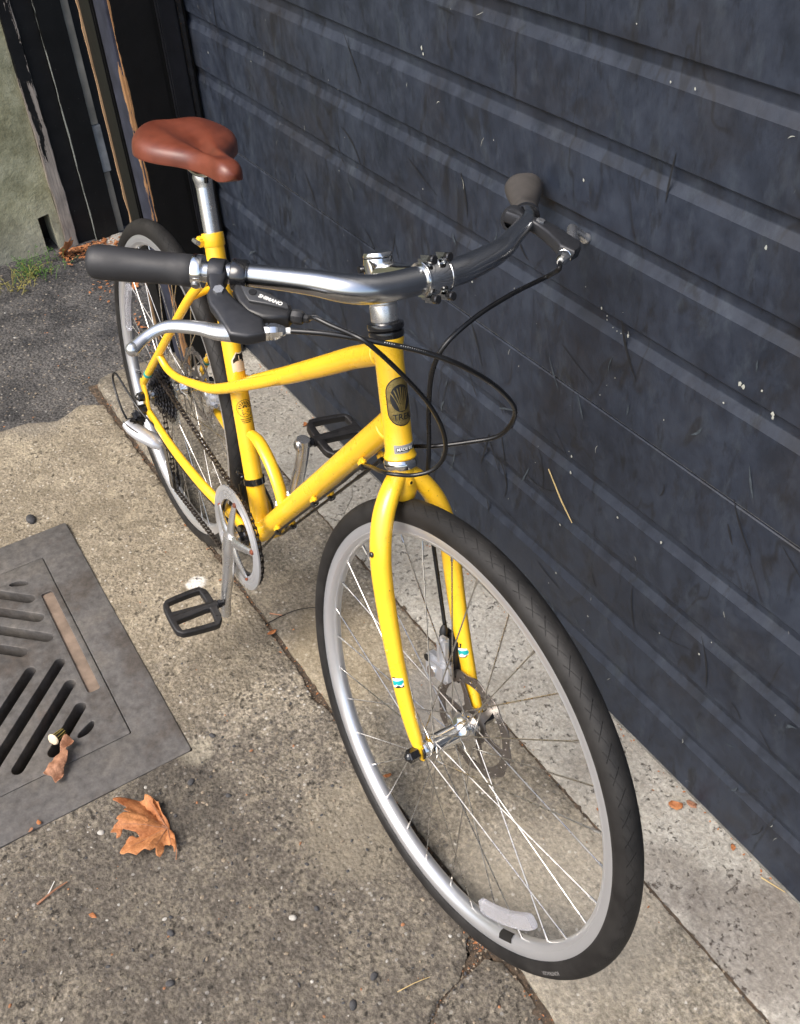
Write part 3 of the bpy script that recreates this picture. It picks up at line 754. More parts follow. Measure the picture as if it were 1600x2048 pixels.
# curved brace between seat tube and down tube
bm = B(); sweep(bm, catmull([V(.3935, 0, .118), V(.425, 0, .120), V(.468, 0, .104), V(.505, 0, .073), V(.528, 0, .035)], 6), [.0085, .0100, .0100, .0098, .0098], 16, flat=(.8, 1.15)); bp('frame_brace', bm, M['yellow'])
for s in (-1, 1):
    # twin stays carrying on from the top tube, curving up to the seat stays
    P = [V(.56, .004*s, .322), V(.49, .011*s, .277), V(.43, .019*s, .241), V(.375, .026*s, .208), V(.316, .033*s, .1755), V(.276, .038*s, .159), V(.240, .042*s, .1475), V(.196, .047*s, .1335), V(.155, .0505*s, .1235), V(.120, .054*s, .124), V(.094, .0575*s, .140)]
    bm = B(); sweep(bm, catmull(P, 6), [.0085, .0098, .0100, .0098, .0090, .0085, .0078, .0074, .0072, .0070], 18); bp('curved_stay', bm, M['yellow'])
    bm = B(); sweep(bm, catmull([V(.302, .031*s, .375), V(.25, .047*s, .317), V(.093, .058*s, .141), V(.020, .063*s, .058), V(-.008, .064*s, .026)], 6), [.0078, .0080, .0078, .0074, .0070], 18); ss = bp('seat_stay', bm, M['yellow'])
    bm = B(); cyl(bm, V(.028, .0628*s, .067), V(.022, .0632*s, .060), .0082, 16); obj('decal_band', bm, M['teal'], ss)
    P = [V(-.002, .0655*s, -.030), V(.05, .0645*s, -.038), V(.15, .062*s, -.048), V(.27, .052*s, -.058), V(.36, .036*s, -.066), V(.42, .027*s, -.071)]
    bm = B(); sweep(bm, catmull(P, 6), [.0078, .0085, .0095, .0105, .0105, .0100], 18, flat=(1.1, .85)); bp('chain_stay', bm, M['yellow'])
    # dropout plate
    bm = fill2d([[(-.022, .020), (-.016, .034), (-.002, .036), (.004, .022), (.012, .004), (.016, -.016), (.020, -.030), (.008, -.040), (-.004, -.046), (-.010, -.036), (-.012, -.014), (-.006, -.004), (-.010, .006)]], .006, .001)
    xf(bm, Matrix.Translation((0, .0655*s, 0))@Matrix.Rotation(PI/2, 4, 'X')); bp('dropout', bm, M['yellow'])
bm = B(); sweep(bm, [V(.252, -.045, .322), V(.245, 0, .330), V(.252, .045, .322)], .0062, 12); cyl(bm, V(.250, 0, .322), V(.262, 0, .313), .0045, 10); bp('stay_bridge', bm, M['yellow'])
# seat clamp + post
T = BB+SD*.517
bm = B(); lathe(bm, [(.0135, -.004), (.0168, -.006), (.0185, -.003), (.0188, .012), (.0180, .016), (.0136, .0165)], T, SD, 32)
box(bm, T+V(-.005, -.0215, .003), (.018, .012, .015), bev=.003); box(bm, T+V(-.022, 0, .0), (.012, .013, .014), frame_from(SD), bev=.002)
cl = bp('seat_clamp', bm, M['yellow'])
bm = B(); cyl(bm, T+V(.004, -.0285, .005), T+V(-.0145, -.0285, .003), .0042, 12); obj('bolt', bm, M['alloy'], cl)
bm = B(); sweep(bm, [T-SD*.05, T+SD*.05, T+SD*.10], .0136, 28)
pst = bp('seat_post', bm, M['alloy'])
bm = B(); PT = T+SD*.103
lathe(bm, [(.0136, -.012), (.0145, -.004), (.0165, .004), (.015, .012), (0, .016)], PT-SD*.004, SD, 24)
box(bm, PT+V(-.010, 0, .014), (.052, .034, .014), Matrix.Rotation(rad(4), 3, 'Y'), .005)
box(bm, PT+V(-.010, 0, .024), (.040, .030, .008), Matrix.Rotation(rad(4), 3, 'Y'), .004)
obj('post_head', bm, M['alloy'], pst)
for dx in (.014, -.036):
    bm = B(); cyl(bm, PT+V(dx, 0, -.004), PT+V(dx, 0, .026), .0042, 10); obj('bolt', bm, M['gloss'], pst)
# saddle
sad = B(); ns, nt_ = 44, 48
X0, X1 = .092, .366
def hw(t):
    a = (1-((1-min(t, .26)/.26))**2.2)**.5 if t < .26 else 1
    body = .087*a
    if t > .26:
        u = (t-.26)/.74; k = 1/(1+math.exp((u-.34)*9.0)); k0 = 1/(1+math.exp(-.34*9.0)); body = .0215+(.087-.0215)*k/k0
    if t > .90: body *= max(0.0, 1-((t-.90)/.10)**2)**.5
    return max(body, .0012)
rings = []
for i in range(ns+1):
    t = i/ns; t = .5-.5*math.cos(PI*t) if True else t
    x = X0+(X1-X0)*t; wv = hw(t)
    zt = .576-.006*math.sin(PI*t)+.004*max(0, t-.6)/.4-.007*(max(0, t-.84)/.16)**2.5-.010*(max(0, .10-t)/.10)**2
    edge = (.040-.012*min(1, t/.55))*(1 if t < .9 else max(.12, (1-((t-.9)/.1)**2)**.5))*(1 if t > .06 else .55+.45*(t/.06)**.5)
    zt -= .5*(.028-min(.028, edge)) if t > .9 else 0
    ring = []
    for j in range(nt_):
        a = 2*PI*j/nt_
        cs, sn = math.cos(a), math.sin(a)
        ex = .52+.22*min(1, max(0, t-.30)/.35); yy = wv*math.copysign(abs(cs)**ex, cs)
        ynorm = abs(yy)/max(wv, .001)
        if sn >= 0: z = zt-edge*.92*(1-abs(sn)**ex)
        else: z = zt-edge*(1.0)-(.011 if wv > .02 else .008)*abs(sn)**.4*(.25)
        if sn > 0:     # centre channel + lobes
            g = math.exp(-(yy/(.0085+.0085*math.exp(-((t-.34)/.20)**2)))**4)*(1/(1+math.exp((t-.70)*22)))*(1/(1+math.exp(-(t-.17)*30)))
            lob = math.exp(-((abs(yy)-.042)/.030)**2)*math.exp(-(t/.34)**2)*.5
            z += (-.0165*g+.005*lob)*min(1, sn*2)
            pass
        x_ = x
        ring.append(sad.verts.new((x_, yy, z)))
    rings.append(ring)
for a, b in zip(rings, rings[1:]):
    for j in range(nt_): sad.faces.new((a[j], a[(j+1) % nt_], b[(j+1) % nt_], b[j]))
sad.faces.new(rings[0][::-1]); sad.faces.new(rings[-1])
saddle = bp('saddle', sad, M['leather'], angle=80)
sm_ = saddle.modifiers.new('s', 'SUBSURF'); sm_.levels = 1; sm_.render_levels = 1
for s in (-1, 1):
    bm = B(); sweep(bm, catmull([V(.125, .035*s, .545), V(.150, .028*s, .533), V(.190, .022*s, .532), V(.262, .021*s, .533), V(.300, .014*s, .543), V(.330, .006*s, .550)], 6), .0037, 10); bp('saddle_rail', bm, M['chrome'])
bm = B(); box(bm, (.165, 0, .541), (.08, .09, .008), bev=.003); obj('saddle_base', bm, M['black'], saddle)

# --- map decals onto a tube: axis origin o, direction d, facing angle
def wrap(bm, o, d, face, r, spin=0.0):
    """2D (u right, v up along d) onto tube radius r; 'face' is the outward direction at u=0"""
    d = Vector(d).normalized(); f = Vector(face); f = (f-d*f.dot(d)).normalized(); s = d.cross(f)
    return warp(bm, lambda p: Vector(o)+d*p.y+(f*math.cos(p.x/r)+s*math.sin(p.x/r))*(r+p.z))
def flat_sub(L, t, step=.0035, holes=()):
    v, f = cdt(L, holes, step, .05); bm = B(); vs = [bm.verts.new((p.x, p.y, t)) for p in v]
    for q in f: bm.faces.new([vs[i] for i in q])
    be = [e for e in bm.edges if len(e.link_faces) == 1]; ret = bmesh.ops.extrude_edge_only(bm, edges=be)
    for q in ret['geom']:
        if isinstance(q, bmesh.types.BMVert): q.co.z -= t+.0001
    return bm
hr = .0180
hc = HT(.474); fwd = fxv
badge = obj('head_badge', wrap(flat_sub(stadium(.0375, .062), .0005), hc, ax, fwd, hr), M['ink'], head)
obj('badge_plate', wrap(flat_sub(stadium(.0345, .059), .0008), hc, ax, fwd, hr), M['gold'], head)
L = []
for k in range(25): a = 2*PI*k/24; L.append((.0135*math.cos(a), .0055+(.0165 if math.sin(a) > 0 else .0185)*math.sin(a)))
obj('badge_emblem', wrap(flat_sub(L[:-1], .0010, .0025), hc, ax, fwd, hr), M['ink'], head)
bm = B()
for k in range(-3, 4):
    P = []
    for i in range(9):
        t = i/8; xx = k*(.0011+.0030*t**1.6); yy = -.0115+.030*t-.0009*abs(k)**1.7*t; P.append((xx, yy, .00045+.0003*t))
    q = [(x-wd, y) for (x, y, wd) in P]+[(x+wd, y) for (x, y, wd) in P[::-1]]
    merge(bm, flat_sub(q, .0012, .004))
obj('badge_ray', wrap(bm, hc, ax, fwd, hr), M['gold'], head)
bm = text2d('TREK', .0112, .0002, 1, .0001); xf(bm, Matrix.Translation((0, -.0195, .0011))@Matrix.Scale(.95, 4, (1, 0, 0)))
obj('badge_lettering', wrap(bm, hc, ax, fwd, hr), M['ink'], head)
ho = HT(.4135)
obj('origin_sticker', wrap(flat_sub(rrect(.040, .0115, .001, 2), .0004), ho, ax, fwd+V(0, .22, 0), .0184), M['greytag'], head)
obj('sticker_panel', wrap(flat_sub(rrect(.034, .0055, .0005, 2, .000, -.0005), .0007), ho, ax, fwd+V(0, .22, 0), .0184), M['ink'], head)
bm = text2d('MADE IN', .0052, .0002, 1, .00012); xf(bm, Matrix.Translation((-.006, -.0005, .0008)))
obj('sticker_lettering', wrap(bm, ho, ax, fwd+V(0, .22, 0), .0184), M['white'], head)
# seat-tube stickers (facing forward and to the drive side)
sdir = V(.94, -.12, .3)
o1 = BB+SD*.318
obj('size_sticker', wrap(flat_sub([(-.0125, -.017), (.0125, -.017), (.0125, .017), (-.003, .017), (-.0125, .004)], .0004), o1, SD, sdir+V(0, .25, 0), .0164), M['cream'], stb)
obj('size_panel', wrap(flat_sub([(-.0095, -.001), (.0110, -.001), (.0110, .0150), (-.002, .0150), (-.0095, .004)], .0007), o1, SD, sdir+V(0, .25, 0), .0164), M['ink'], stb)
bm = text2d('L', .013, .0002, 1, .0001); xf(bm, Matrix.Translation((.003, .006, .0008))); obj('size_letter', wrap(bm, o1, SD, sdir+V(0, .25, 0), .0164), M['cream'], stb)
o2 = BB+SD*.236
bm = B()
for k in range(44):
    a = 2*PI*k/44; r0, r1 = .0145, .0157; q = [(r0*math.cos(a-.04), r0*math.sin(a-.04)), (r1*math.cos(a-.04), r1*math.sin(a-.04)), (r1*math.cos(a+.04), r1*math.sin(a+.04)), (r0*math.cos(a+.04), r0*math.sin(a+.04))]
    merge(bm, flat_sub(q, .0004, .01))
for k in range(9):
    a = rad(8+164*k/8); q = [(.0065*math.cos(a-.05), .0065*math.sin(a-.05)), (.0125*math.cos(a-.085), .0125*math.sin(a-.085)), (.0125*math.cos(a+.085), .0125*math.sin(a+.085)), (.0065*math.cos(a+.05), .0065*math.sin(a+.05))]
    merge(bm, flat_sub(q, .0004, .01))
merge(bm, flat_sub(circ(0, .0012, .0046, 16)[:9], .0004, .01))
for k in range(7):
    yy = -.002-.0016*k; wd = .0125-.0012*k-(.003 if k % 2 else 0); off = .002*math.sin(k*2.1)
    merge(bm, flat_sub([(-wd+off, yy), (wd*.7+off, yy), (wd*.7+off, yy+.0008), (-wd+off, yy+.0009)], .0004, .01))
for k in range(3):
    yy = -.0195-.0032*k
    x = -.011+.002*k
    while x < .010-.002*k:
        ww = random.uniform(.0009, .0018); merge(bm, flat_sub([(x, yy), (x+ww, yy), (x+ww, yy+.0013), (x, yy+.0013)], .0004, .01)); x += ww+.0006
obj('sun_emblem', wrap(bm, o2, SD, sdir+V(0, .1, 0), .0164), M['ink'], stb)
# down tube: bosses with bolts, cable guides
dd = (BB-dt0).normalized(); upn = V(-dd.z, 0, dd.x); upn = upn if upn.z > 0 else -upn
Ld = (BB-dt0).length
for q in (.70, .81):
    p = dt0+dd*Ld*q+upn*.0170; bm = B(); cyl(bm, p, p+upn*.0045, .0052, 14, .001); cyl(bm, p+upn*.004, p+upn*.0085, .0035, 10, .0008); obj('bottle_bolt', bm, M['alloy'], dt)
for q in (.17, .50, .82):
    for s in (-1, 1):
        p = dt0+dd*Ld*(q-.015*(s > 0))-upn*.0165+V(0, s*.013, 0)-upn*.002
        bm = B(); box(bm, p-upn*.001, (.016, .009, .011), frame_from(upn, dd), .003); obj('cable_guide', bm, M['yellow'], dt)
        bm = B(); lathe(bm, [(.0038, -.004), (.0056, -.004), (.0056, .004), (.0038, .004)], p-upn*.0065, dd, 12, True); obj('cable_clip', bm, M['black'], dt)
# band clamp and black mudflap piece on the seat tube
p = BB+SD*.0985
bm = B(); lathe(bm, [(.0170, -.006), (.0195, -.006), (.0195, .006), (.0170, .006)], p, SD, 28, True); box(bm, p+V(-.022, -.012, .0), (.024, .007, .012), Matrix.Rotation(rad(20), 3, 'Z'), .002); sweep(bm, catmull([p+V(-.018, -.018, .004), p+V(-.034, -.016, .001), p+V(-.038, -.008, -.012)], 4), .0048, 8); band = bp('band_clamp', bm, M['gloss'])
bm = B(); cyl(bm, p+V(-.020, -.0145, 0), p+V(-.021, -.0175, 0), .0036, 12); obj('bolt', bm, M['alloy'], band)
bm = B(); box(bm, BB+V(-.047, .0, .045), (.014, .040, .07), Matrix.Rotation(rad(-18), 3, 'Y'), .005); bp('chain_stay_guard', bm, M['black'])
# headset
bm = B(); lathe(bm, [(.015, h0-.013), (.0205, h0-.0125), (.0222, h0-.009), (.0222, h0-.004), (.0205, h0-.0005), (.015, h0)], A0, ax, 40)
bp('headset_cup', bm, M['chrome'])
bm = B(); lathe(bm, [(.015, h1), (.0208, h1+.0006), (.0222, h1+.004), (.0218, h1+.008), (.0195, h1+.0095), (.0222, h1+.011), (.0232, h1+.0145), (.0222, h1+.018), (.0175, h1+.020), (.014, h1+.020)], A0, ax, 40)
bp('headset_cup', bm, M['gloss'])
zt0 = h1+.020
bm = B(); lathe(bm, [(.0142, 0), (.0168, .0004), (.0170, .0015), (.0170, .0185), (.0168, .0198), (.0164, .02), (.0168, .0204), (.0170, .0215), (.0170, .034), (.0165, .035), (.0142, .035)], (0, 0, zt0), (0, 0, 1), 36)
bp('headset_spacer', bm, M['alloy'], S=True)
# stem (steering frame)
sz = zt0+.035; clx, clz = .1058, .6294
bm = B(); lathe(bm, [(.0145, 0), (.0178, .001), (.0186, .004), (.0186, .036), (.0178, .040), (.0145, .041)], (0, 0, sz), (0, 0, 1), 36)
sweep(bm, [V(.008, 0, sz+.021), V(.05, 0, sz+.020+(clz-sz-.02)*.4), V(clx-.016, 0, clz)], [.0165, .0145, .0150], 20, flat=(1.05, .95), up=(0, 1, 0))
lathe(bm, [(.0162, -.017), (.0190, -.018), (.0198, -.016), (.0198, .016), (.0190, .018), (.0162, .017)], (clx, 0, clz), (0, 1, 0), 32)
stem = bp('stem', bm, M['chrome'], S=True)
bm = B(); lathe(bm, [(.0178, 0), (.0182, .002), (.0165, .0055), (.008, .0075), (0, .0078)], (0, 0, sz+.041), (0, 0, 1), 36); obj('top_cap', bm, M['chrome'], stem)
bm = B(); lathe(bm, [(.0158, -.016), (.0200, -.0165), (.0205, -.014), (.0185, -.012), (.0182, .012), (.0205, .014), (.0200, .0165), (.0158, .016)], (clx, 0, clz), (0, 1, 0), 24, a0=rad(-85), a1=rad(85))
for zz in (1, -1): [box(bm, (clx+.006, yq, clz+zz*.0205), (.024, .0115, .0110), bev=.004) for yq in (-.0105, .0105)]
fp = obj('stem_faceplate', bm, M['bar'], stem)
for yy in (-.0105, .0105):
    for zz in (1, -1):
        bm = B(); cyl(bm, V(clx+.014, yy, clz+zz*.0212), V(clx+.0215, yy, clz+zz*.0212), .0052, 16, .0012); obj('bolt', bm, M['gloss'], stem)
for zz in (.010, .028):
    bm = B(); cyl(bm, V(-.014, -.020, sz+zz), V(-.014, .020, sz+zz), .0042, 12); obj('bolt', bm, M['gloss'], stem)
# handlebar
BAR = [(-.0155, -.2234, .6666), (.0172, -.1779, .6566), (.0598, -.1299, .6435), (.0882, -.1058, .6348), (.1015, -.083, .6300), (.1058, -.055, .6285), (.1065, -.030, .6290), (.1062, 0, .6294), (.1055, .030, .6296), (.0985, .062, .632), (.0760, .1240, .639), (.0457, .1725, .6478), (.0097, .226, .6589)]
E0 = V(-.085, -.3102, .688); E1 = V(-.085, .3075, .695)
g0 = (V(*BAR[0])-E0).normalized(); g1 = (V(*BAR[-1])-E1).normalized()
pts = [tuple(E0+g0*.004)]+[tuple(E0+(V(*BAR[0])-E0)*k) for k in (.35, .7)]+BAR+[tuple(E1+(V(*BAR[-1])-E1)*k) for k in (.7, .35)]+[tuple(E1+g1*.004)]
pp = catmull(pts, 8)
def br(t):
    a = abs(t-.5)*2
    return .0113 if a > .66 else (.0159 if a < .26 else .0113+(.0159-.0113)*(.5+.5*math.cos(PI*(a-.26)/.40)))
bm = B(); sweep(bm, pp, br, 28); barm = bp('handlebar', bm, M['bar'], S=True)
# grips with clamps
def mk_grip(E, g, mat, s):
    bm = B(); F = frame_from(g, V(0, 0, 1))
    prof = [(0, -.003), (.010, -.003), (.0155, -.001), (.0178, .003), (.0186, .010), (.0184, .03), (.0176, .06), (.0170, .085), (.0168, .098), (.0172, .0985), (.0172, .109), (.0165, .111), (.0112, .111)]
    n = 36; rings = []
    for (r, h) in prof:
        if r == 0: rings.append([bm.verts.new(E+g*h)]*n); continue
        ring = []
        for k in range(n):
            a = 2*PI*k/n; rr = r*(1+.10*math.sin(a)*math.exp(-((h-.02)/.03)**2)) if s < 0 else r*(1+.42*math.sin(a)**2*math.exp(-((h-.012)/.036)**2))
            ring.append(bm.verts.new(E+F@Vector((rr*math.cos(a), rr*math.sin(a)*1.0, h))))
        rings.append(ring)
    for a, b in zip(rings, rings[1:]):
        for k in range(n):
            q = []
            for vv in (a[k], a[(k+1) % n], b[(k+1) % n], b[k]):
                if vv not in q: q.append(vv)
            if len(q) > 2: bm.faces.new(q)
    gr_ = bp('grip', bm, mat, S=True)
    bm = B(); lathe(bm, [(.0112, .111), (.0172, .1112), (.0180, .113), (.0180, .1205), (.0172, .122), (.0112, .122)], E, g, 32); obj('grip_clamp', bm, M['chrome' if s < 0 else 'gloss'], gr_)
    cp = E+g*.1165; sd = V(.75, 0, -.66); sd = (sd-g*sd.dot(g)).normalized()
    bm = B(); cyl(bm, cp+sd*.012, cp+sd*.0205, .0048, 12, .001); obj('clamp_screw', bm, M['alloy_dark'], gr_)
    return gr_
gR = mk_grip(E0, g0, M['grip'], -1); gL = mk_grip(E1, g1, M['grip_brown'], 1)
# printed script on the right grip
upg = V(.1, -.1, 1); upg = (upg-g0*upg.dot(g0)).normalized()
bm = text2d('isometric', .0085, .0001, 1); xf(bm, Matrix.Rotation(-PI/2, 4, 'Z')); xf(bm, Matrix.Rotation(PI, 4, 'Z'))
wrap(bm, E0+g0*.045, g0, upg, .0182); obj('grip_lettering', bm, M['ink'], gR)
# faceplate mark: two leaf shapes
bm = B()
merge(bm, flat_sub([(-.0062, -.002), (-.0056, .004), (-.0030, .0085), (-.0010, .0105), (-.0012, .004), (-.0022, -.002), (-.0036, -.0070)], .0004, .004))
merge(bm, flat_sub([(.0006, .0105), (.0056, .0080), (.0072, .0034), (.0068, .0022), (.0035, .0028), (.0004, .0040)], .0004, .004))
merge(bm, flat_sub([(-.0018, -.0092), (-.0004, -.0010), (.0030, -.0004), (.0062, -.0022), (.0060, -.0062), (.0030, -.0092)], .0004, .004))
def onplate(p):
    a = rad(28)+p.y/.0190; r = .0186+p.z
    return V(clx+r*math.cos(a), p.x+.002, clz+r*math.sin(a))
for v_ in bm.verts: v_.co.x *= 1.25; v_.co.y *= 1.25
obj('faceplate_mark', warp(bm, onplate), M['barlogo'], stem)

# levers: local frame (u along grip inward, w forward-down, n up/out)
def lever_side(E, g, sgn):
    fdv = V(.5385, -.5815*(-1 if sgn > 0 else 1), -.6098); fdv = (fdv-g*fdv.dot(g)).normalized()
    if sgn > 0:
        g = V(.645, -.72, -.245).normalized(); fdv = (fdv-g*fdv.dot(g)).normalized(); fdv = Matrix.Rotation(rad(15), 3, g)@fdv; E = E-g*.006
    nv = g.cross(fdv)*(1 if sgn < 0 else -1)
    nv = -nv if nv.z < 0 else nv
    W = lambda u, w_, n_=0: E+g*u+fdv*w_+nv*n_
    F = Matrix((g, fdv, nv)).transposed()
    TM = Matrix.Translation(E)@F.to_4x4()
    # perch: clamp ring + curved flat body
    perch = fill2d([[(.1290, -.012), (.1480, -.012), (.1500, .010), (.1490, .022), (.1560, .032), (.1700, .046), (.1900, .060), (.1985, .064), (.2040, .0830), (.1860, .0905), (.1680, .0890), (.1600, .078), (.1500, .064), (.1400, .052), (.1345, .040), (.1360, .030), (.1330, .020), (.1290, .008)]], .016, .0035)
    xf(perch, Matrix.Translation((0, 0, .003)))
    xf(perch, TM)
    if sgn > 0 and F.determinant() < 0: pass
    lathe(perch, [(.0113, .129), (.0150, .1292), (.0158, .131), (.0158, .1445), (.0150, .146), (.0113, .146)], E, g, 28)
    lv = bp('brake_lever_mount', perch, M['darkalloy'], S=True)
    bm = B(); cyl(bm, W(.1465, .0335, .0095), W(.1465, .0335, .0135), .0058, 6); obj('pivot_bolt', bm, M['alloy'], lv)
    # lever blade
    path = [(.1800, .072), (.166, .0785), (.152, .0805), (.136, .0785), (.118, .0780), (.102, .0790), (.090, .0840), (.080, .0930), (.0735, .1020), (.0700, .1080)]
    bm = B(); P = catmull([W(u, w_, -.002+.004*math.sin(i*.5)) for i, (u, w_) in enumerate(path)], 6)
    sweep(bm, P, [.0095, .0105, .0090, .0078, .0074, .0070, .0066, .0064, .0070, .0078], 16, flat=(1.05, .80), up=tuple(fdv))
    bmesh.ops.create_uvsphere(bm, u_segments=14, v_segments=8, radius=.0076, matrix=Matrix.Translation(P[-1]))
    if sgn > 0: bmesh.ops.rotate(bm, verts=bm.verts, cent=W(.18, .072), matrix=Matrix.Rotation(rad(-26), 3, g))
    bp('brake_lever', bm, M['alloy'], S=True)
    # barrel adjuster
    b0, b1 = W(.2000, .0735), W(.2190, .0700)
    dv = (b1-b0).normalized(); bm = B()
    lathe(bm, [(0, -.003), (.0086, -.003), (.0092, .000), (.0092, .005), (.0080, .0058), (.0090, .0066), (.0088, .012), (.0064, .019), (.0042, .0225), (0, .0225)], b0, dv, 9)
    ba = bp('barrel_adjuster', bm, M['chrome'], S=True, angle=25)
    bm = B(); cyl(bm, b0+dv*.0215, b0+dv*.0275, .0034, 12); obj('ferrule', bm, M['white'], ba)
    return W, F, TM, b0+dv*.026
Wr, Fr, TMr, cabB = lever_side(E0, g0, -1)
Wl, Fl, TMl, cabC = lever_side(E1, g1, 1)
# shifter (right)
bm = B(); lathe(bm, [(.0113, .153), (.0162, .1532), (.0172, .155), (.0172, .168), (.0162, .170), (.0113, .170)], E0, g0, 28)
sh = bp('gear_shifter', bm, M['gloss'], S=True)
body = fill2d([[(.158, .012), (.176, .016), (.198, .022), (.2225, .036), (.2260, .046), (.222, .054), (.196, .058), (.178, .052), (.166, .040), (.158, .026)]], .020, .005); xf(body, TMr@Matrix.Translation((0, 0, -.006)))
obj('shifter_body', body, M['black'], sh)
body = fill2d([[(.1665, .0200), (.182, .0225), (.2195, .0385), (.2215, .0450), (.196, .0415), (.1790, .0400), (.1730, .0320)]], .004, .0012); xf(body, TMr@Matrix.Translation((0, 0, .0055)))
obj('shifter_cover', body, simple('grey_black_cover', (.045, .046, .048), .38, var=.05), sh)
bm = text2d('SHIMANO', .0062, .0002, 0, .0002)
dirv = Vector((.2195-.182, .0405-.0275)); an = math.atan2(dirv.y, dirv.x)
mirror = Matrix.Scale(1, 4)
nz = (Fr.determinant() > 0)
tm = TMr@Matrix.Translation((.2015, .0368, .0078))@Matrix.Rotation(an, 4, 'Z')@(Matrix.Rotation(0, 4, 'X'))
# keep the letters readable whichever way the local frame is handed
if not nz: tm = tm@Matrix.Scale(-1, 4, (0, 1, 0))
xf(bm, tm); obj('shifter_lettering', bm, M['white'], sh)
bm = B(); cyl(bm, Wr(.181, .0285, .0060), Wr(.181, .0285, .0085), .0042, 14); obj('shifter_screw', bm, M['gloss'], sh)
bm = B(); q0, q1 = Wr(.2245, .0455, -.004), Wr(.2430, .0475, -.004); dq = (q1-q0).normalized()
lathe(bm, [(0, 0), (.0068, 0), (.0078, .003), (.0078, .010), (.0066, .0125), (.0046, .013), (.0040, .019), (.0030, .0195), (0, .0195)], q0, dq, 8); obj('cable_adjuster', bm, M['black'], sh)
cabA = q0+dq*.018
bm = B(); sweep(bm, catmull([Wr(.176, .050, -.012), Wr(.190, .060, -.016), Wr(.215, .056, -.014)], 5), [.006, .005, .004], 10, flat=(1, .5)); obj('shift_trigger', bm, M['black'], sh)

# cables (steering frame)
def cable(name, P, r=.0027, S=True, mat='cable', n=8, seg=10): 
    bm = B(); sweep(bm, catmull(P, n), r, seg); return bp(name, bm, M[mat], S=S)
b2s = lambda p: (Ms.transposed()@(Vector(p)-A0))
gdp = lambda q, s: b2s(dt0+dd*Ld*q-upn*.025+V(0, s*.013, 0))
cA = cable('shift_cable', [cabA, V(.104, -.153, .6135), V(.12, -.1449, .6058), V(.138, -.1300, .5945), V(.15, -.1184, .5829), V(.15, -.0855, .5469), V(.14, -.0471, .5033), V(.12, -.0161, .4601), V(.10, -.0012, .4247), V(.08, -.0038, .4009), V(.06, -.0203, .3928), V(.043, -.0400, .3955), V(.015, -.0400, .393), gdp(.17, -1), gdp(.30, -1)])
cB = cable('brake_cable', [cabB, V(.12, -.1463, .5968), V(.15, -.1061, .583), V(.17, -.065, .5663), V(.18, -.0222, .5423), V(.16, .0397, .5002), V(.13, .0848, .4577), V(.09, .092, .4201), V(.05, .0671, .4091), V(.02, .0415, .4053), V(-.01, .028, .402), V(-.045, .022, .392), gdp(.155, 1), gdp(.30, 1)], .0030)
cC = cable('brake_cable', [cabC, cabC+V(.012, -.014, -.006), V(.07, .1979, .5944), V(.09, .1225, .5873), V(.09, .0671, .5709), V(.08, .0275, .5453), V(.060, .0200, .5124), V(.040, .024, .4659), V(.028, .028, .4221), V(.018, .030, .386), V(.006, .034, .360), V(-.010, .040, .32), V(-.012, .0445, .27), V(-.010, .046, .21), V(-.004, .045, .145), V(.002, .042, .128)], .0030)
# print on the brake cable
bm = B()
P = catmull([V(.12, -.1463, .5968), V(.15, -.1061, .583), V(.17, -.065, .5663), V(.18, -.0222, .5423)], 20)
i = 22
while i < 50:
    if i in (27, 28): i += 1; continue
    a, b = P[i], P[i]+(P[i+1]-P[i])*.55
    box(bm, (a+b)/2+V(.0015, -.0018, .0016), ((b-a).length, .0010, .0006), frame_from(V(.4, -.5, .7), b-a)); i += 1
obj('cable_print', bm, M['white'], cB, smooth=False)
for s, nm in ((-1, 'shift_cable'), (1, 'brake_cable')):
    P = [dt0+dd*Ld*q-upn*(.025 if q < .9 else .020)+V(0, s*(.013 if q < .9 else .008), 0) for q in (.28, .45, .6, .75, .84)]
    P += [BB+V(.020, s*.010, -.022), BB+V(-.005, s*.012, -.030), BB+V(-.03, s*.02, -.028)] if s < 0 else [dt0+dd*Ld*.93-upn*.022+V(0, .013, 0), BB+V(.0, .024, .012), BB+V(-.03, .034, .024), BB+V(-.08, .045, .020), V(.22, .058, -.040), V(.13, .064, -.020)]
    cable(nm, P, .0023 if s < 0 else .0025, S=False)
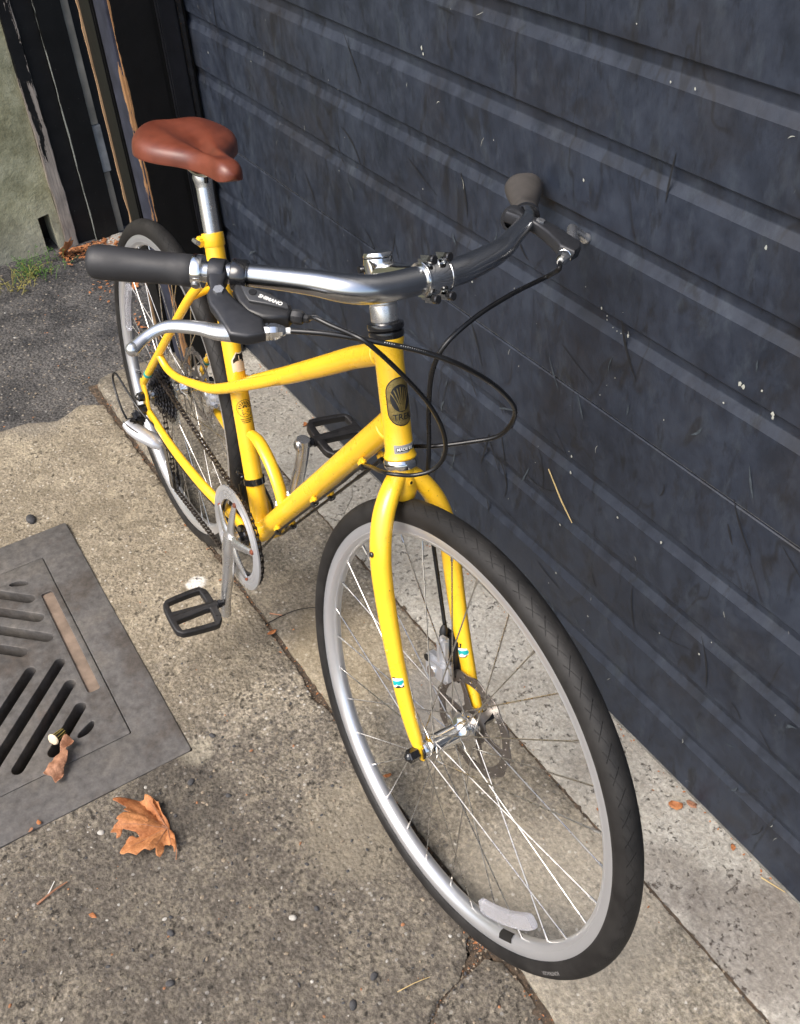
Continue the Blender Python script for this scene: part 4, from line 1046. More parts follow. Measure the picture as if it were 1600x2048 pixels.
# ------------------------------------------------------------------ fork
bm = B()
lathe(bm, [(.013, h0-.012), (.0172, h0-.0125), (.0175, h0-.016), (.0180, h0-.030), (.0172, h0-.045), (.0140, h0-.055), (.008, h0-.059), (0, h0-.060)], (0, 0, 0), (0, 0, 1), 32)
forkp = bp('fork_crown', bm, M['yellow'], S=True)
for s in (-1, 1):
    P = [V(.002, .006*s, .378), V(.004, .0155*s, .369), V(.007, .0290*s, .353), V(.009, .0400*s, .334), V(.0105, .0480*s, .312), V(.0115, .0535*s, .285), V(.012, .0560*s, .25), V(.015, .0560*s, .185), V(.022, .0555*s, .12), V(.032, .0545*s, .06), V(.042, .0530*s, .02), V(.047, .0525*s, .004)]
    bm = B(); sweep(bm, catmull(P, 7), [.0125, .0135, .0142, .0146, .0146, .0144, .0140, .0132, .0120, .0108, .0095, .0062], 24, flat=(1.12, .88), up=(1, 0, 0))
    leg = bp('fork_leg', bm, M['yellow'], S=True)
    box_ = B(); box(box_, (.048, .0525*s, .000), (.019, .006, .024), bev=.002); obj('fork_dropout', box_, M['yellow'], leg)
    bm = B(); cyl(bm, V(.0112, (.0532+.011)*s, .287), V(.0112, (.0532+.0155)*s, .287), .0038, 12, .0008); obj('boss_plug', bm, M['gloss'], leg)
    bm = B(); cyl(bm, V(.019, (.0555+.008)*s, .150), V(.019, (.0555+.0125)*s, .150), .0034, 12, .0008); obj('boss', bm, M['yellow'], leg)
    # teal bands
    o = V(.0243, .0554*s, .105); dl = V(-.15, .004*s, 1).normalized()
    for (hh, v0, mt, r_) in ((.0150, 0, 'ink', .0118), (.0134, 0, 'white', .01195), (.0072, 0, 'teal', .0121)):
        F0 = V(.82, -.57, 0)
        q = rrect(.0210, hh, .0008, 2); b_ = flat_sub(q, .0003, .003)
        ff = (F0-dl*F0.dot(dl)).normalized(); s_ = dl.cross(ff)
        warp(b_, lambda p: o+dl*p.y+ff*(math.cos(p.x/r_)*(r_*1.06+p.z))+s_*(math.sin(p.x/r_)*(r_*.95+p.z)))
        obj('fork_band', b_, M[mt], leg)
bm = B(); lathe(bm, [(.0022, -.002), (.0042, 0), (.0042, .0006), (.0024, .0012)], (.0185, 0, h0-.031), (1, 0, 0), 16, True); obj('mudguard_hole_rim', bm, M['yellow'], forkp)
bm = B(); cyl(bm, V(.0168, 0, h0-.031), V(.0190, 0, h0-.031), .0026, 14); obj('mudguard_hole', bm, M['ink'], forkp)
# ------------------------------------------------------------------ wheels
rimP = []
def rim_mesh():
    bm = B()
    prof = [(.3165, -.0118), (.3168, -.0105), (.3120, -.0098), (.309, -.006), (.309, .006), (.3120, .0098), (.3168, .0105), (.3165, .0118), (.3145, .0122), (.3045, .0122), (.3035, .0116), (.3025, .0119), (.2975, .0092), (.2945, .0045), (.2940, 0), (.2945, -.0045), (.2975, -.0092), (.3025, -.0119), (.3035, -.0116), (.3045, -.0122), (.3145, -.0122)]
    lathe(bm, prof, (0, 0, 0), (0, 1, 0), 144, True); return bm
def tyre_mesh():
    bm = B(); prof = []
    for k in range(25):
        a = rad(-128+256*k/24); r = .0178*(1 if abs(a) < 1.6 else 1)
        prof.append((.3272+r*math.cos(a), r*math.sin(a)*.985))
    prof += [(.3150, .0100), (.3150, -.0100)]
    lathe(bm, prof, (0, 0, 0), (0, 1, 0), 180, True); return bm
def rotor_mesh(R=.080):
    n = 72; outer = [((R+.0022*math.cos(12*2*PI*k/n))*math.cos(2*PI*k/n), (R+.0022*math.cos(12*2*PI*k/n))*math.sin(2*PI*k/n)) for k in range(n)]
    loops = [outer]
    # six big windows between the brake track and the carrier
    for k in range(6):
        a0 = 2*PI*k/6
        P = []
        for i in range(9): a = a0+rad(3+52*i/8); P.append((.0640*math.cos(a), .0640*math.sin(a)))
        P.append((.046*math.cos(a0+rad(50)), .046*math.sin(a0+rad(50))))
        for i in range(7): a = a0+rad(36-28*i/6+6); P.append((.0290*math.cos(a), .0290*math.sin(a)))
        P.append((.046*math.cos(a0+rad(3)), .046*math.sin(a0+rad(3))))
        loops.append(P)
    for k in range(36):
        a = 2*PI*k/36; r = (.0680, .0712, .0745)[k % 3]; loops.append(circ(r*math.cos(a), r*math.sin(a), .0022, 8))
    loops.append(circ(0, 0, .017, 20))
    bm = fill2d(loops, .0018, .0002, 0); xf(bm, Matrix.Rotation(PI/2, 4, 'X')); return bm
spoke_me = {}
def spoke_mesh(a, b):
    bm = B(); a, b = Vector(a), Vector(b); d = (b-a).normalized(); sweep(bm, [a, b-d*.014], .00100, 6); sweep(bm, [b-d*.015, b], [.0018, .0018], 8)
    return bm
ME_rim = None
def wheel(loc, front):
    """wheel parts in wheel coordinates (y = axle)"""
    we = empty('wheel', parent=bike)
    we.matrix_local = (OS@Matrix.Translation((.048, 0, 0))) if front else OB
    rim = obj('rim', rim_mesh(), M['rim'], we)
    ty = obj('tyre', tyre_mesh(), M['tyre'], we, angle=60)
    # hub
    bm = B()
    if front: prof = [(.0045, -.050), (.0105, -.050), (.0125, -.046), (.0125, -.0405), (.0200, -.0385), (.0205, -.0365), (.0195, -.0350), (.0150, -.0320), (.0140, -.024), (.0140, .004), (.0155, .010), (.0220, .0150), (.0300, .0180), (.0306, .0205), (.0300, .0225), (.0230, .0260), (.0210, .0350), (.0170, .0380), (.0110, .0400), (.0110, .050), (.0045, .050)]
    else: prof = [(.0045, -.060), (.0120, -.060), (.0120, -.0200), (.0225, -.0190), (.0230, -.0165), (.0215, -.0150), (.0150, -.010), (.0140, .010), (.0190, .0190), (.0285, .0220), (.0290, .0245), (.0285, .0265), (.0200, .0300), (.0190, .0400), (.0110, .0460), (.0110, .060), (.0045, .060)]
    hub = obj('hub', lathe(bm, prof, (0, 0, 0), (0, 1, 0), 40), M['chrome'], we)
    # axle nuts
    for s in (-1, 1):
        y0 = (.050 if front else .060)*s; bm = B()
        cyl(bm, V(0, y0, 0), V(0, y0+.0035*s, 0), .013, 20, .0008)
        cyl(bm, V(0, y0+.0065*s, 0), V(0, y0+.0225*s, 0), .0098, 6, .0015)
        bmesh.ops.create_uvsphere(bm, u_segments=12, v_segments=6, radius=.0072, matrix=Matrix.Translation((0, y0+.0200*s, 0)))
        obj('axle_nut', bm, M['gloss'], we, angle=25)
    yr, rr_ = (-.0368, .0175) if front else (-.0175, .0195)
    yl, rl = (.0205, .0255) if front else (.0245, .0255)
    n = 32; off = rad(3 if front else 8)
    for k in range(n):
        left = k % 2; side = yl if left else yr; fr_ = rl if left else rr_
        j = k//2
        a = off+2*PI*k/n
        sgn = 1 if j % 2 else -1
        ha_ = a+sgn*rad(66)
        y_f = side+(.0018 if j % 2 else -.0018)
        pa = V(fr_*math.cos(ha_), y_f, fr_*math.sin(ha_)); pb = V(.2952*math.cos(a), .002*(1 if left else -1), .2952*math.sin(a))
        o = obj('spoke', spoke_mesh(pa, pb), M['steel'], we)
    # disc
    yb = .0405 if front else .0500
    bm = rotor_mesh(); xf(bm, Matrix.Rotation(rad(14), 4, 'Y')); xf(bm, Matrix.Translation((0, yb, 0))); obj('brake_disc', bm, M['rotor'], we, angle=30)
    # spoke protector ring for the rear wheel
    if not front:
        bm = B(); lathe(bm, [(.026, -.0205), (.072, -.0195), (.074, -.0205), (.072, -.0215), (.026, -.0225)], (0, 0, 0), (0, 1, 0), 48, True)
        N = NT('clear_spoke_guard'); N.set(color=(.75, .75, .70), trans=.9, rough=.25, ior=1.3, spec=.4); obj('spoke_guard', bm, N.m, we)
    # reflectors
    def refl(a0, rm=.262):
        bm = B(); nn = 10; rows = []
        for i in range(nn+1):
            a = a0+(i/nn-.5)*rad(27); w_ = .0115*(1 if 0 < i < nn else .85)
            ring = []
            for (dr, dy) in ((-w_, -.003), (-w_*.92, -.0050), (-.002, -.0052), (.002, -.0052), (w_*.92, -.0050), (w_, -.003), (w_, .003), (w_*.5, .005), (-w_*.5, .005), (-w_, .003)):
                ring.append(bm.verts.new(((rm+dr)*math.cos(a), -.010+dy, (rm+dr)*math.sin(a))))
            rows.append(ring)
        for p_, q_ in zip(rows, rows[1:]):
            for k in range(len(p_)): bm.faces.new((p_[k], p_[(k+1) % len(p_)], q_[(k+1) % len(p_)], q_[k]))
        bm.faces.new(rows[0]); bm.faces.new(rows[-1][::-1])
        obj('reflector', bm, M['reflector'], we, angle=20)
    refl(rad(-65) if front else rad(162), .262)
    if front:
        # small barcode label on the rim inner wall
        bm = B()
        for i in range(9):
            a = rad(-70.5)+i*.0052; rows = []
            for (r, y) in ((.2935, 0), (.2965, -.0088), (.2975, -.0100)): pass
        lathe(bm, [(.2938, -.0020), (.2966, -.0092), (.3010, -.0118)], (0, 0, 0), (0, 1, 0), 8, a0=0, a1=1)
        bm.free(); bm = B(); P = []
        rows = []
        for i in range(9):
            a = rad(-73)+rad(5.4)*i/8
            rows.append([bm.verts.new(((r)*math.cos(a), y, (r)*math.sin(a))) for (r, y) in ((.2933, -.0015), (.2939, -.0048), (.2967, -.0097), (.3018, -.0123), (.3019, -.0126), (.2964, -.0101), (.2935, -.0050))])
        for p_, q_ in zip(rows, rows[1:]):
            for k in range(len(p_)-1): bm.faces.new((p_[k], p_[k+1], q_[k+1], q_[k]))
        obj('rim_label', bm, M['ink'], we)
        bm = text2d('BONTRAGER', .0072, .0001, 1)
        warp(bm, lambda p: V((.3285+p.y)*math.cos(rad(-52)-p.x/.330), -.0179-p.z, (.3285+p.y)*math.sin(rad(-52)-p.x/.330)))
        obj('tyre_lettering', bm, simple('faded_print', (.22, .21, .20), .6, var=.2), we)
    # valve
    av = rad(114 if front else 200); bm = B(); c_ = V(math.cos(av), 0, math.sin(av)); cyl(bm, c_*.294, c_*.262, .0030, 10); bmv = obj('valve', bm, M['black'], we)
    return we
wf = wheel(None, True); wr_ = wheel(None, False)
# ------------------------------------------------------------------ brake calipers
def caliper(S, o, F, nm='brake_caliper'):
    bm = B(); box(bm, V(*o)+F@V(-.000, -.012, 0), (.050, .020, .036), F, .006); box(bm, V(*o)+F@V(.008, -.012, .034), (.018, .017, .046), F, .006)
    c = bp(nm, bm, M['silver'], S=S)
    bm = B(); box(bm, V(*o)+F@V(.004, .010, .012), (.040, .016, .075), F, .005); obj('caliper_bracket', bm, M['black'], c)
    bm = B(); cyl(bm, V(*o)+F@V(-.004, -.0215, -.004), V(*o)+F@V(-.004, -.0250, -.004), .0095, 16, .001); obj('pad_adjuster', bm, M['alloy'], c)
    bm = B(); cyl(bm, V(*o)+F@V(-.016, -.0215, .012), V(*o)+F@V(-.016, -.0232, .012), .0055, 12); obj('bolt', bm, M['ink'], c)
    return c
Fc = Matrix.Rotation(rad(-18), 3, 'Y')
caliper(True, (.0000, .0385, .078), Matrix.Rotation(rad(8), 3, 'Y'))
bm = B(); lathe(bm, [(.0020, 0), (.0050, .002), (.0062, .006), (.0055, .010), (.0062, .014), (.0050, .020), (.0025, .024)], (.004, .034, .118), V(-.05, .25, 1), 14); bp('cable_boot', bm, M['black'], S=True)
caliper(False, (.105, .050, .030), Matrix.Rotation(rad(60), 3, 'Y'))
# ------------------------------------------------------------------ cranks, chainring, pedals
RG = .100
cr_dir = V(-.035, 0, -1).normalized()
# guard ring
bm = B(); lathe(bm, [(.0735, -.0015), (.0740, -.0026), (.0790, -.0031), (.0800, -.0022), (.0806, -.0031), (.0870, -.0034), (.0878, -.0025), (.0884, -.0034), (.0985, -.0036), (RG, -.0026), (RG, .0005), (.0985, .0015), (.0740, .0015)], BB+V(0, -.0500, 0), (0, 1, 0), 96, True)
crk = bp('chainring_guard', bm, M['ring'])
n = 44; P = []
for k in range(n):
    a = 2*PI*k/n; p_ = 2*PI/n
    for (da, r) in ((-.36, .0872), (-.14, .0925), (.14, .0925), (.36, .0872)): P.append((r*math.cos(a+da*p_), r*math.sin(a+da*p_)))
bm = fill2d([P, circ(0, 0, .0700, 48)], .0030, .0003, 0); xf(bm, Matrix.Translation(BB+V(0, -.0440, 0))@Matrix.Rotation(PI/2, 4, 'X')); bp('chainring', bm, M['alloy_dark'])
# spider + arm
ang0 = math.atan2(cr_dir.z, cr_dir.x)
bm = B()
for k in range(5):
    a = ang0+rad(36)+2*PI*k/5; d_ = V(math.cos(a), 0, math.sin(a)); side = V(-d_.z, 0, d_.x)
    sweep(bm, catmull([BB+V(0, -.062, 0)+d_*.010, BB+V(0, -.0615, 0)+d_*.034, BB+V(0, -.0575, 0)+d_*.058, BB+V(0, -.0545, 0)+d_*.0745], 5), [.0118, .0090, .0074, .0060], 14, flat=(.62, 1.1), up=(0, 1, 0))
sweep(bm, catmull([BB+V(0, -.0640, 0)-cr_dir*.012, BB+V(0, -.0650, 0)+cr_dir*.02, BB+V(0, -.0690, 0)+cr_dir*.06, BB+V(0, -.0745, 0)+cr_dir*.11, BB+V(0, -.0790, 0)+cr_dir*.150, BB+V(0, -.0800, 0)+cr_dir*.181], 6), [.0150, .0185, .0145, .0125, .0125, .0135], 18, flat=(.80, 1.0), up=(0, 1, 0))
cyl(bm, BB+V(0, -.048, 0), BB+V(0, -.0690, 0), .0165, 24, .003)
arm = bp('crank_arm', bm, M['alloy'])
bm = B(); cyl(bm, BB+V(0, -.0688, 0), BB+V(0, -.0725, 0), .0085, 18, .001); obj('crank_bolt', bm, M['gloss'], arm)
for k in range(5):
    a = ang0+rad(36)+2*PI*k/5; d_ = V(math.cos(a), 0, math.sin(a)); c_ = BB+d_*.0765
    bm = B(); cyl(bm, c_+V(0, -.0525, 0), c_+V(0, -.0560, 0), .0048, 12, .0008); obj('chainring_bolt', bm, M['red'], arm)
bm = B()
u_ = -cr_dir
sweep(bm, catmull([BB+V(0, .056, 0)-u_*.012, BB+V(0, .058, 0)+u_*.02, BB+V(0, .066, 0)+u_*.07, BB+V(0, .075, 0)+u_*.12, BB+V(0, .080, 0)+u_*.160, BB+V(0, .080, 0)+u_*.181], 6), [.0160, .0160, .0140, .0130, .0130, .0138], 18, flat=(.85, 1.0), up=(0, 1, 0))
arml = bp('crank_arm', bm, M['alloy'])
PLX = BB+u_*.170
bm = B(); cyl(bm, PLX+V(0, .0655, 0), PLX+V(0, .0735, 0), .0100, 20, .0015); obj('spindle_boss', bm, M['alloy'], arml)
bm = B(); cyl(bm, PLX+V(0, .0640, 0), PLX+V(0, .0660, 0), .0062, 14); obj('spindle_socket', bm, M['alloy_dark'], arml)
PRX = BB+cr_dir*.168
def pedal(c, s, tilt):
    # 2D: u = outward from crank (0..), v = forward
    fr_ = [(.008, -.030), (.016, -.046), (.026, -.051), (.080, -.046), (.092, -.040), (.098, -.026), (.098, .026), (.092, .040), (.080, .046), (.026, .051), (.016, .046), (.008, .030)]
    fr_ = [(x, y*1.0) for x, y in catmull2(fr_)]
    h1_ = [(.021, .012), (.023, .034), (.028, .0405), (.080, .0365), (.086, .031), (.087, .015), (.083, .0120), (.052, .0095), (.025, .0080)]
    h2_ = [(x, -y) for x, y in h1_]
    bm = fill2d([fr_, catmull2(h1_, 3), catmull2(h2_, 3)], .0150, .0025, 2)
    sweep(bm, [V(.004, 0, 0), V(.05, 0, 0), V(.094, 0, 0)], [.0100, .0085, .0080], 14)
    F = Matrix(((0, 1, 0), (s, 0, 0), (0, 0, 1)))   # u->y*s, v->x
    TT = Matrix.Translation(c)@Matrix.Rotation(tilt, 4, 'Y')@F.to_4x4()
    xf(bm, TT); p_ = bp('pedal', bm, M['pedal'])
    for (x, y) in ((.030, .0445), (.050, .0430), (.070, .0410), (.030, -.0445), (.050, -.0430), (.070, -.0410), (.091, .020), (.091, -.020), (.0165, .030), (.0165, -.030), (.036, 0), (.052, 0), (.068, 0)):
        b_ = B(); cyl(b_, V(x, y, .0070), V(x, y, .0092), .0016, 6); xf(b_, TT); merge_into = b_; obj('grip_pin', b_, M['pedal'], p_)
    b_ = B(); cyl(b_, V(-.010, 0, 0), V(.006, 0, 0), .0062, 14); cyl(b_, V(-.004, 0, 0), V(.002, 0, 0), .0088, 6); xf(b_, TT); obj('pedal_spindle', b_, M['gloss'], p_)
def catmull2(L, n=3): return [(p.x, p.y) for p in catmull([Vector((x, y, 0)) for x, y in L], n, True)]
pedal(PRX+V(.012, -.0965, .028), -1, rad(7))
pedal(PLX+V(0, .0965, 0), 1, rad(9))
# ------------------------------------------------------------------ cassette, chain, derailleur
cas = None
for i in range(8):
    nteeth = (11, 13, 15, 18, 21, 24, 28, 32)[i]; r = nteeth*.0127/(2*PI); y = -.0520+.0040*i
    P = []
    for k in range(nteeth):
        a = 2*PI*k/nteeth; p_ = 2*PI/nteeth
        for (da, q) in ((-.34, -.0035), (-.13, .0022), (.13, .0022), (.34, -.0035)): P.append(((r+q)*math.cos(a+da*p_), (r+q)*math.sin(a+da*p_)))
    hol = [circ(0, 0, max(.008, r-.018), 16)] if r > .03 else [circ(0, 0, .008, 12)]
    if r > .045: hol += [circ((r-.012)*math.cos(2*PI*j/12), (r-.012)*math.sin(2*PI*j/12), .0034, 8) for j in range(12)]
    bm = fill2d([P]+hol, .0018, .0002, 0); xf(bm, Matrix.Translation((0, y, 0))@Matrix.Rotation(PI/2, 4, 'X')@Matrix.Rotation(i*.4, 4, 'Z')); o = obj('cog', bm, M['cog'], wr_)
# chain path in the xz plane with y shift
rc = .0925-.0012; rg = 21*.0127/(2*PI)
C0 = BB+V(0, -.044, 0); C1 = V(0, -.036, 0); J1p = V(.040, -.040, -.100); J2p = V(.068, -.042, -.182); rj = .0200
def tangent(c1, r1, c2, r2, side):
    """external tangent points (xz), side=+1 upper"""
    d = Vector((c2.x-c1.x, c2.z-c1.z)); L = d.length; a = math.atan2(d.y, d.x); b = math.asin((r1-r2)/L)*1
    t = a+side*(PI/2-b); n_ = Vector((math.cos(t), math.sin(t)))
    return V(c1.x+n_.x*r1, c1.y, c1.z+n_.y*r1), V(c2.x+n_.x*r2, c2.y, c2.z+n_.y*r2), t
def arc(c, r, a0, a1, ya, yb, n=24):
    return [V(c.x+r*math.cos(a0+(a1-a0)*k/n), ya+(yb-ya)*k/n, c.z+r*math.sin(a0+(a1-a0)*k/n)) for k in range(n+1)]
ta, tb, an_t = tangent(C1, rg, C0, rc, 1)
path = [ta, tb]
# bottom of the chainring to lower jockey (outer tangent, lower side)
tc_, td, an_b = tangent(C0, rc, J2p, rj, 1)     # direction from C0 to J2 (towards -x): side +1 is below
path = arc(C0, rc, an_t, an_b-2*PI if an_b > an_t else an_b, -.044, -.044, 60)
while (path[-1]-tc_).length > .01: 
    break
low = [tc_, td]
aJ2 = an_b
chain_pts = [ta]+path+[td]
# wrap lower jockey on its rear side then up to the upper jockey front, then to the cog rear
e1 = [V(J2p.x+rj*math.cos(t), J2p.y, J2p.z+rj*math.sin(t)) for t in [rad(q) for q in (-115, -150, 180, 150, 120)]]
e2 = [V(J1p.x+rj*math.cos(t), J1p.y, J1p.z+rj*math.sin(t)) for t in [rad(q) for q in (-35, 0, 35, 70, 100)]]
ang_c = [rad(q) for q in (-100, -130, -160, 180, 150, an_t*180/PI+15, an_t*180/PI)]
e3 = [V(C1.x+rg*math.cos(t), C1.y, C1.z+rg*math.sin(t)) for t in [rad(-60-k*(300-an_t*180/PI)/14) for k in range(15)]]
chain_pts += e1+e2+e3
# resample at half pitch and place links
tot = []; 
for a, b in zip(chain_pts, chain_pts[1:]+chain_pts[:1]): tot.append((b-a).length)
Lc = sum(tot); nl = int(round(Lc/.0127/2))*2; pitch = Lc/nl
def at(s):
    s %= Lc
    for i, L_ in enumerate(tot):
        if s <= L_: return chain_pts[i]+(chain_pts[(i+1) % len(chain_pts)]-chain_pts[i])*(s/max(L_, 1e-9))
        s -= L_
    return chain_pts[0]
bm = B()
for i in range(nl):
    a, b = at(i*pitch), at((i+1)*pitch); d_ = (b-a); F = frame_from(V(0, 1, 0), d_); c_ = (a+b)/2; wd = .0034 if i % 2 else .0022
    for sy in (-1, 1):
        q = []
        for (x, z) in ((-.0098, 0), (-.0088, .0034), (-.0063, .0043), (-.002, .0026), (.002, .0026), (.0063, .0043), (.0088, .0034), (.0098, 0), (.0088, -.0034), (.0063, -.0043), (.002, -.0026), (-.002, -.0026), (-.0063, -.0043), (-.0088, -.0034)):
            q.append((x, z))
        top = [bm.verts.new(c_+F@V(x, z, sy*wd+sy*.0008)) for x, z in q]; bt = [bm.verts.new(c_+F@V(x, z, sy*wd)) for x, z in q]
        bm.faces.new(top); bm.faces.new(bt[::-1])
        for k in range(len(q)): bm.faces.new((top[k], top[(k+1) % len(q)], bt[(k+1) % len(q)], bt[k]))
    cyl(bm, a-V(0, .0046, 0), a+V(0, .0046, 0), .0021, 6)
bp('chain', bm, M['chain'], smooth=False)
# rear derailleur
bm = B(); cyl(bm, V(.004, -.066, -.030), V(.004, -.088, -.030), .013, 18, .003); box(bm, (-.004, -.084, -.050), (.030, .026, .030), Matrix.Rotation(rad(20), 3, 'Y'), .006); box(bm, (.008, -.102, -.052), (.022, .020, .018), None, .004)
der = bp('rear_derailleur', bm, M['gloss'])
bm = B(); sweep(bm, catmull([V(.004, -.112, -.050), V(.018, -.104, -.060), V(.038, -.090, -.068), V(.056, -.072, -.078), V(.064, -.062, -.086)], 6), [.0115, .0150, .0165, .0160, .0125], 16, flat=(.85, 1.1)); obj('derailleur_body', bm, M['silver'], der)
bm = B(); sweep(bm, catmull([V(.006, -.1200, -.044), V(.020, -.1150, -.050), V(.040, -.1030, -.058), V(.052, -.0930, -.064)], 6), [.0022, .0036, .0036, .0016], 8, flat=(1, .5)); obj('derailleur_stripe', bm, M['ink'], der)
bm = B(); sweep(bm, [V(.026, -.096, -.078), V(.028, -.112, -.064), V(.030, -.112, -.058)], .0014, 6); obj('derailleur_tie', bm, M['ink'], der)
for yy in (-.050, -.034):
    bm = fill2d([catmull2([(J1p.x-.010, J1p.z+.006), (J1p.x+.002, J1p.z+.014), (J1p.x+.014, J1p.z+.004), (J2p.x+.012, J2p.z+.002), (J2p.x+.004, J2p.z-.012), (J2p.x-.010, J2p.z-.004), (J1p.x+.004, J1p.z-.030)], 3)], .0020, .0004, 0)
    xf(bm, Matrix.Translation((0, yy, 0))@Matrix.Rotation(PI/2, 4, 'X')); obj('derailleur_cage', bm, M['gloss'], der)
for c_ in (J1p, J2p):
    P = []
    for k in range(11):
        a = 2*PI*k/11; p_ = 2*PI/11
        for (da, q) in ((-.3, -.004), (-.1, 0), (.1, 0), (.3, -.004)): P.append(((.0212+q)*math.cos(a+da*p_), (.0212+q)*math.sin(a+da*p_)))
    bm = fill2d([P, circ(0, 0, .004, 8)], .0040, .0004, 0); xf(bm, Matrix.Translation((c_.x, -.042, c_.z))@Matrix.Rotation(PI/2, 4, 'X')); obj('jockey_wheel', bm, M['black'], der)
cable('shift_cable', [V(.060, -.070, -.040), V(.040, -.082, -.024), V(.010, -.092, -.006), V(-.040, -.098, .014), V(-.074, -.102, .024), V(-.084, -.106, .008), V(-.066, -.108, -.016), V(-.030, -.110, -.036), V(.000, -.110, -.044)], .0023, S=False)
cable('shift_cable', [BB+V(-.03, -.02, -.028), V(.33, -.046, -.079), V(.22, -.062, -.066), V(.12, -.070, -.054), V(.060, -.070, -.040)], .0012, S=False)

# ------------------------------------------------------------------ leaves, debris
def mk_leaf(name, c1, c2):
    N = NT(name); co = N.coord(); f = N.noise(co, 35, 6, .65); g = N.voro(N.coord(), 150, 'DISTANCE_TO_EDGE')
    c = N.ramp(f, [(.3, c1), (.7, c2)]); c = N.mix(N.math('MULTIPLY', N.ramp(g, [(0, 1), (.08, 0)]), .35), c, tuple(x*.5 for x in c1))
    N.set(color=c, rough=.62, spec=.3, sss=0, normal=N.bump(N.math('ADD', g, N.noise(co, 120, 4)), .5, .0012)); return N.m
M['leaf'] = mk_leaf('dry_leaf', (.24, .075, .025), (.56, .25, .10)); M['leaf2'] = mk_leaf('brown_leaf', (.22, .10, .055), (.42, .22, .13))
def leaf_mesh(outline, zf, step, veins=()):
    v, f = cdt(outline, [], step, .2); bm = B(); vs = [bm.verts.new((p.x, p.y, zf(p.x, p.y))) for p in v]
    for t in f: bm.faces.new([vs[i] for i in t])
    return bm
# big maple leaf: stem end near (.735,-.765); lobes point to -y
LO = Vector((.726, -.768))
pts = [(.7345, -.7655), (.7150, -.7625), (.6950, -.7660), (.6760, -.7635), (.6620, -.7700), (.6510, -.7770), (.6560, -.7830), (.6400, -.8030), (.6290, -.8270), (.6480, -.8200), (.6600, -.8130), (.6670, -.8190), (.6760, -.8100), (.6720, -.8220), (.6790, -.8350), (.6850, -.8330), (.6870, -.8430), (.6970, -.8520), (.7000, -.8440), (.7080, -.8470), (.7070, -.8380), (.7000, -.8320), (.7090, -.8230), (.7160, -.8150), (.7210, -.8160), (.7140, -.8280), (.7200, -.8380), (.7310, -.8510), (.7400, -.8480), (.7450, -.8400), (.7560, -.8300), (.7540, -.8170), (.7600, -.8090), (.7590, -.7990), (.7680, -.8020), (.7740, -.7990), (.7640, -.7880), (.7560, -.7840), (.7600, -.7780), (.7740, -.7740), (.7880, -.7760), (.7760, -.7690), (.7600, -.7660), (.7480, -.7640)]
pl = [(x-LO.x, y-LO.y) for x, y in pts]
pl = [(p.x+random.uniform(-.0008, .0008), p.y+random.uniform(-.0008, .0008)) for p in catmull([Vector((x, y, 0)) for x, y in pl], 3, True)]
def zleaf(x, y):
    r = math.hypot(x, y); a = math.atan2(y, x)
    fold = .017*abs(math.sin(a*2.6+1.1))*min(1, r/.05)+.0035*abs(math.sin(a*11))*min(1, r/.03)
    return .003+fold+.012*(r/.09)**2*(.5+.5*math.sin(a*3+1))+.004*mn.noise(Vector((x*45, y*45, 0)))
bm = leaf_mesh(pl, zleaf, .0045)
lf = obj('maple_leaf', bm, M['leaf'], label='large curled orange maple leaf lying on the concrete below the drain grate', cat='leaf'); lf.location = (LO.x, LO.y, -.002)
sm2 = lf.modifiers.new('t', 'SOLIDIFY'); sm2.thickness = .0005
bm = B()
for tip in ((-.055+.002, -.034), (-.040, -.075), (.008, -.075), (.030, -.030), (-.062, -.008), (.046, -.008)):
    bmp = [Vector((tip[0]*k, tip[1]*k, zleaf(tip[0]*k, tip[1]*k)+.0006)) for k in (0, .2, .4, .6, .8, .98)]; sweep(bm, bmp, [.0009, .0002], 5)
sweep(bm, catmull([V(0, 0, .004), V(.020, .004, .006), V(.045, -.002, .004), V(.062, -.010, .002)], 5), [.0012, .0009], 6)
obj('leaf_vein', bm, M['leaf2'], lf)
# brown curled leaf on the grate
pl2 = [(x, y) for x, y in ((-.020, .014), (-.008, .022), (.004, .020), (.004, .008), (.010, .004), (.020, .006), (.034, -.002), (.044, -.012), (.062, -.022), (.060, -.034), (.050, -.036), (.042, -.046), (.034, -.040), (.026, -.030), (.012, -.020), (.004, -.010), (-.006, -.004), (-.016, .004))]
pl2 = [(p.x, p.y) for p in catmull([Vector((x, y, 0)) for x, y in pl2], 3, True)]
bm = leaf_mesh(pl2, lambda x, y: .004+.016*abs(math.sin(x*70+y*30))+.006*mn.noise(Vector((x*80, y*80, 3))), .003)
o = obj('curled_leaf', bm, M['leaf2'], label='crumpled brown leaf scrap lying across the drain grate', cat='leaf'); o.location = (.474, -.868, .001); o.modifiers.new('t', 'SOLIDIFY').thickness = .0005
# striped bud caught in the slot
bud = empty('ribbed_cap', (.432, -.866, .002), label='small cream capped bud with black and yellow ribs caught in the grate', cat='plant debris')
F = frame_from(V(.55, -.80, .25)); bm = B(); lathe(bm, [(.0030, -.012), (.0055, -.011), (.0065, .002), (.0075, .012), (0, .013)], (0, 0, 0), V(.55, -.80, .25), 16); obj('ribbed_body', bm, M['ink'], bud)
for k in range(8):
    a = 2*PI*k/8; bm = B(); sweep(bm, [F@V(r*math.cos(a), r*math.sin(a), h) for r, h in ((.0056, -.0115), (.0067, .000), (.0078, .0125))], .0008, 5); obj('rib', bm, simple('dull_yellow', (.42, .33, .08), .6) if k == 0 else bpy.data.materials['dull_yellow'], bud)
bm = B(); lathe(bm, [(0, .0128), (.0105, .0125), (.0118, .0145), (.0100, .0170), (.004, .0185), (0, .0175)], (0, 0, 0), V(.55, -.80, .25), 14); obj('cream_cap', bm, M['cream'], bud)
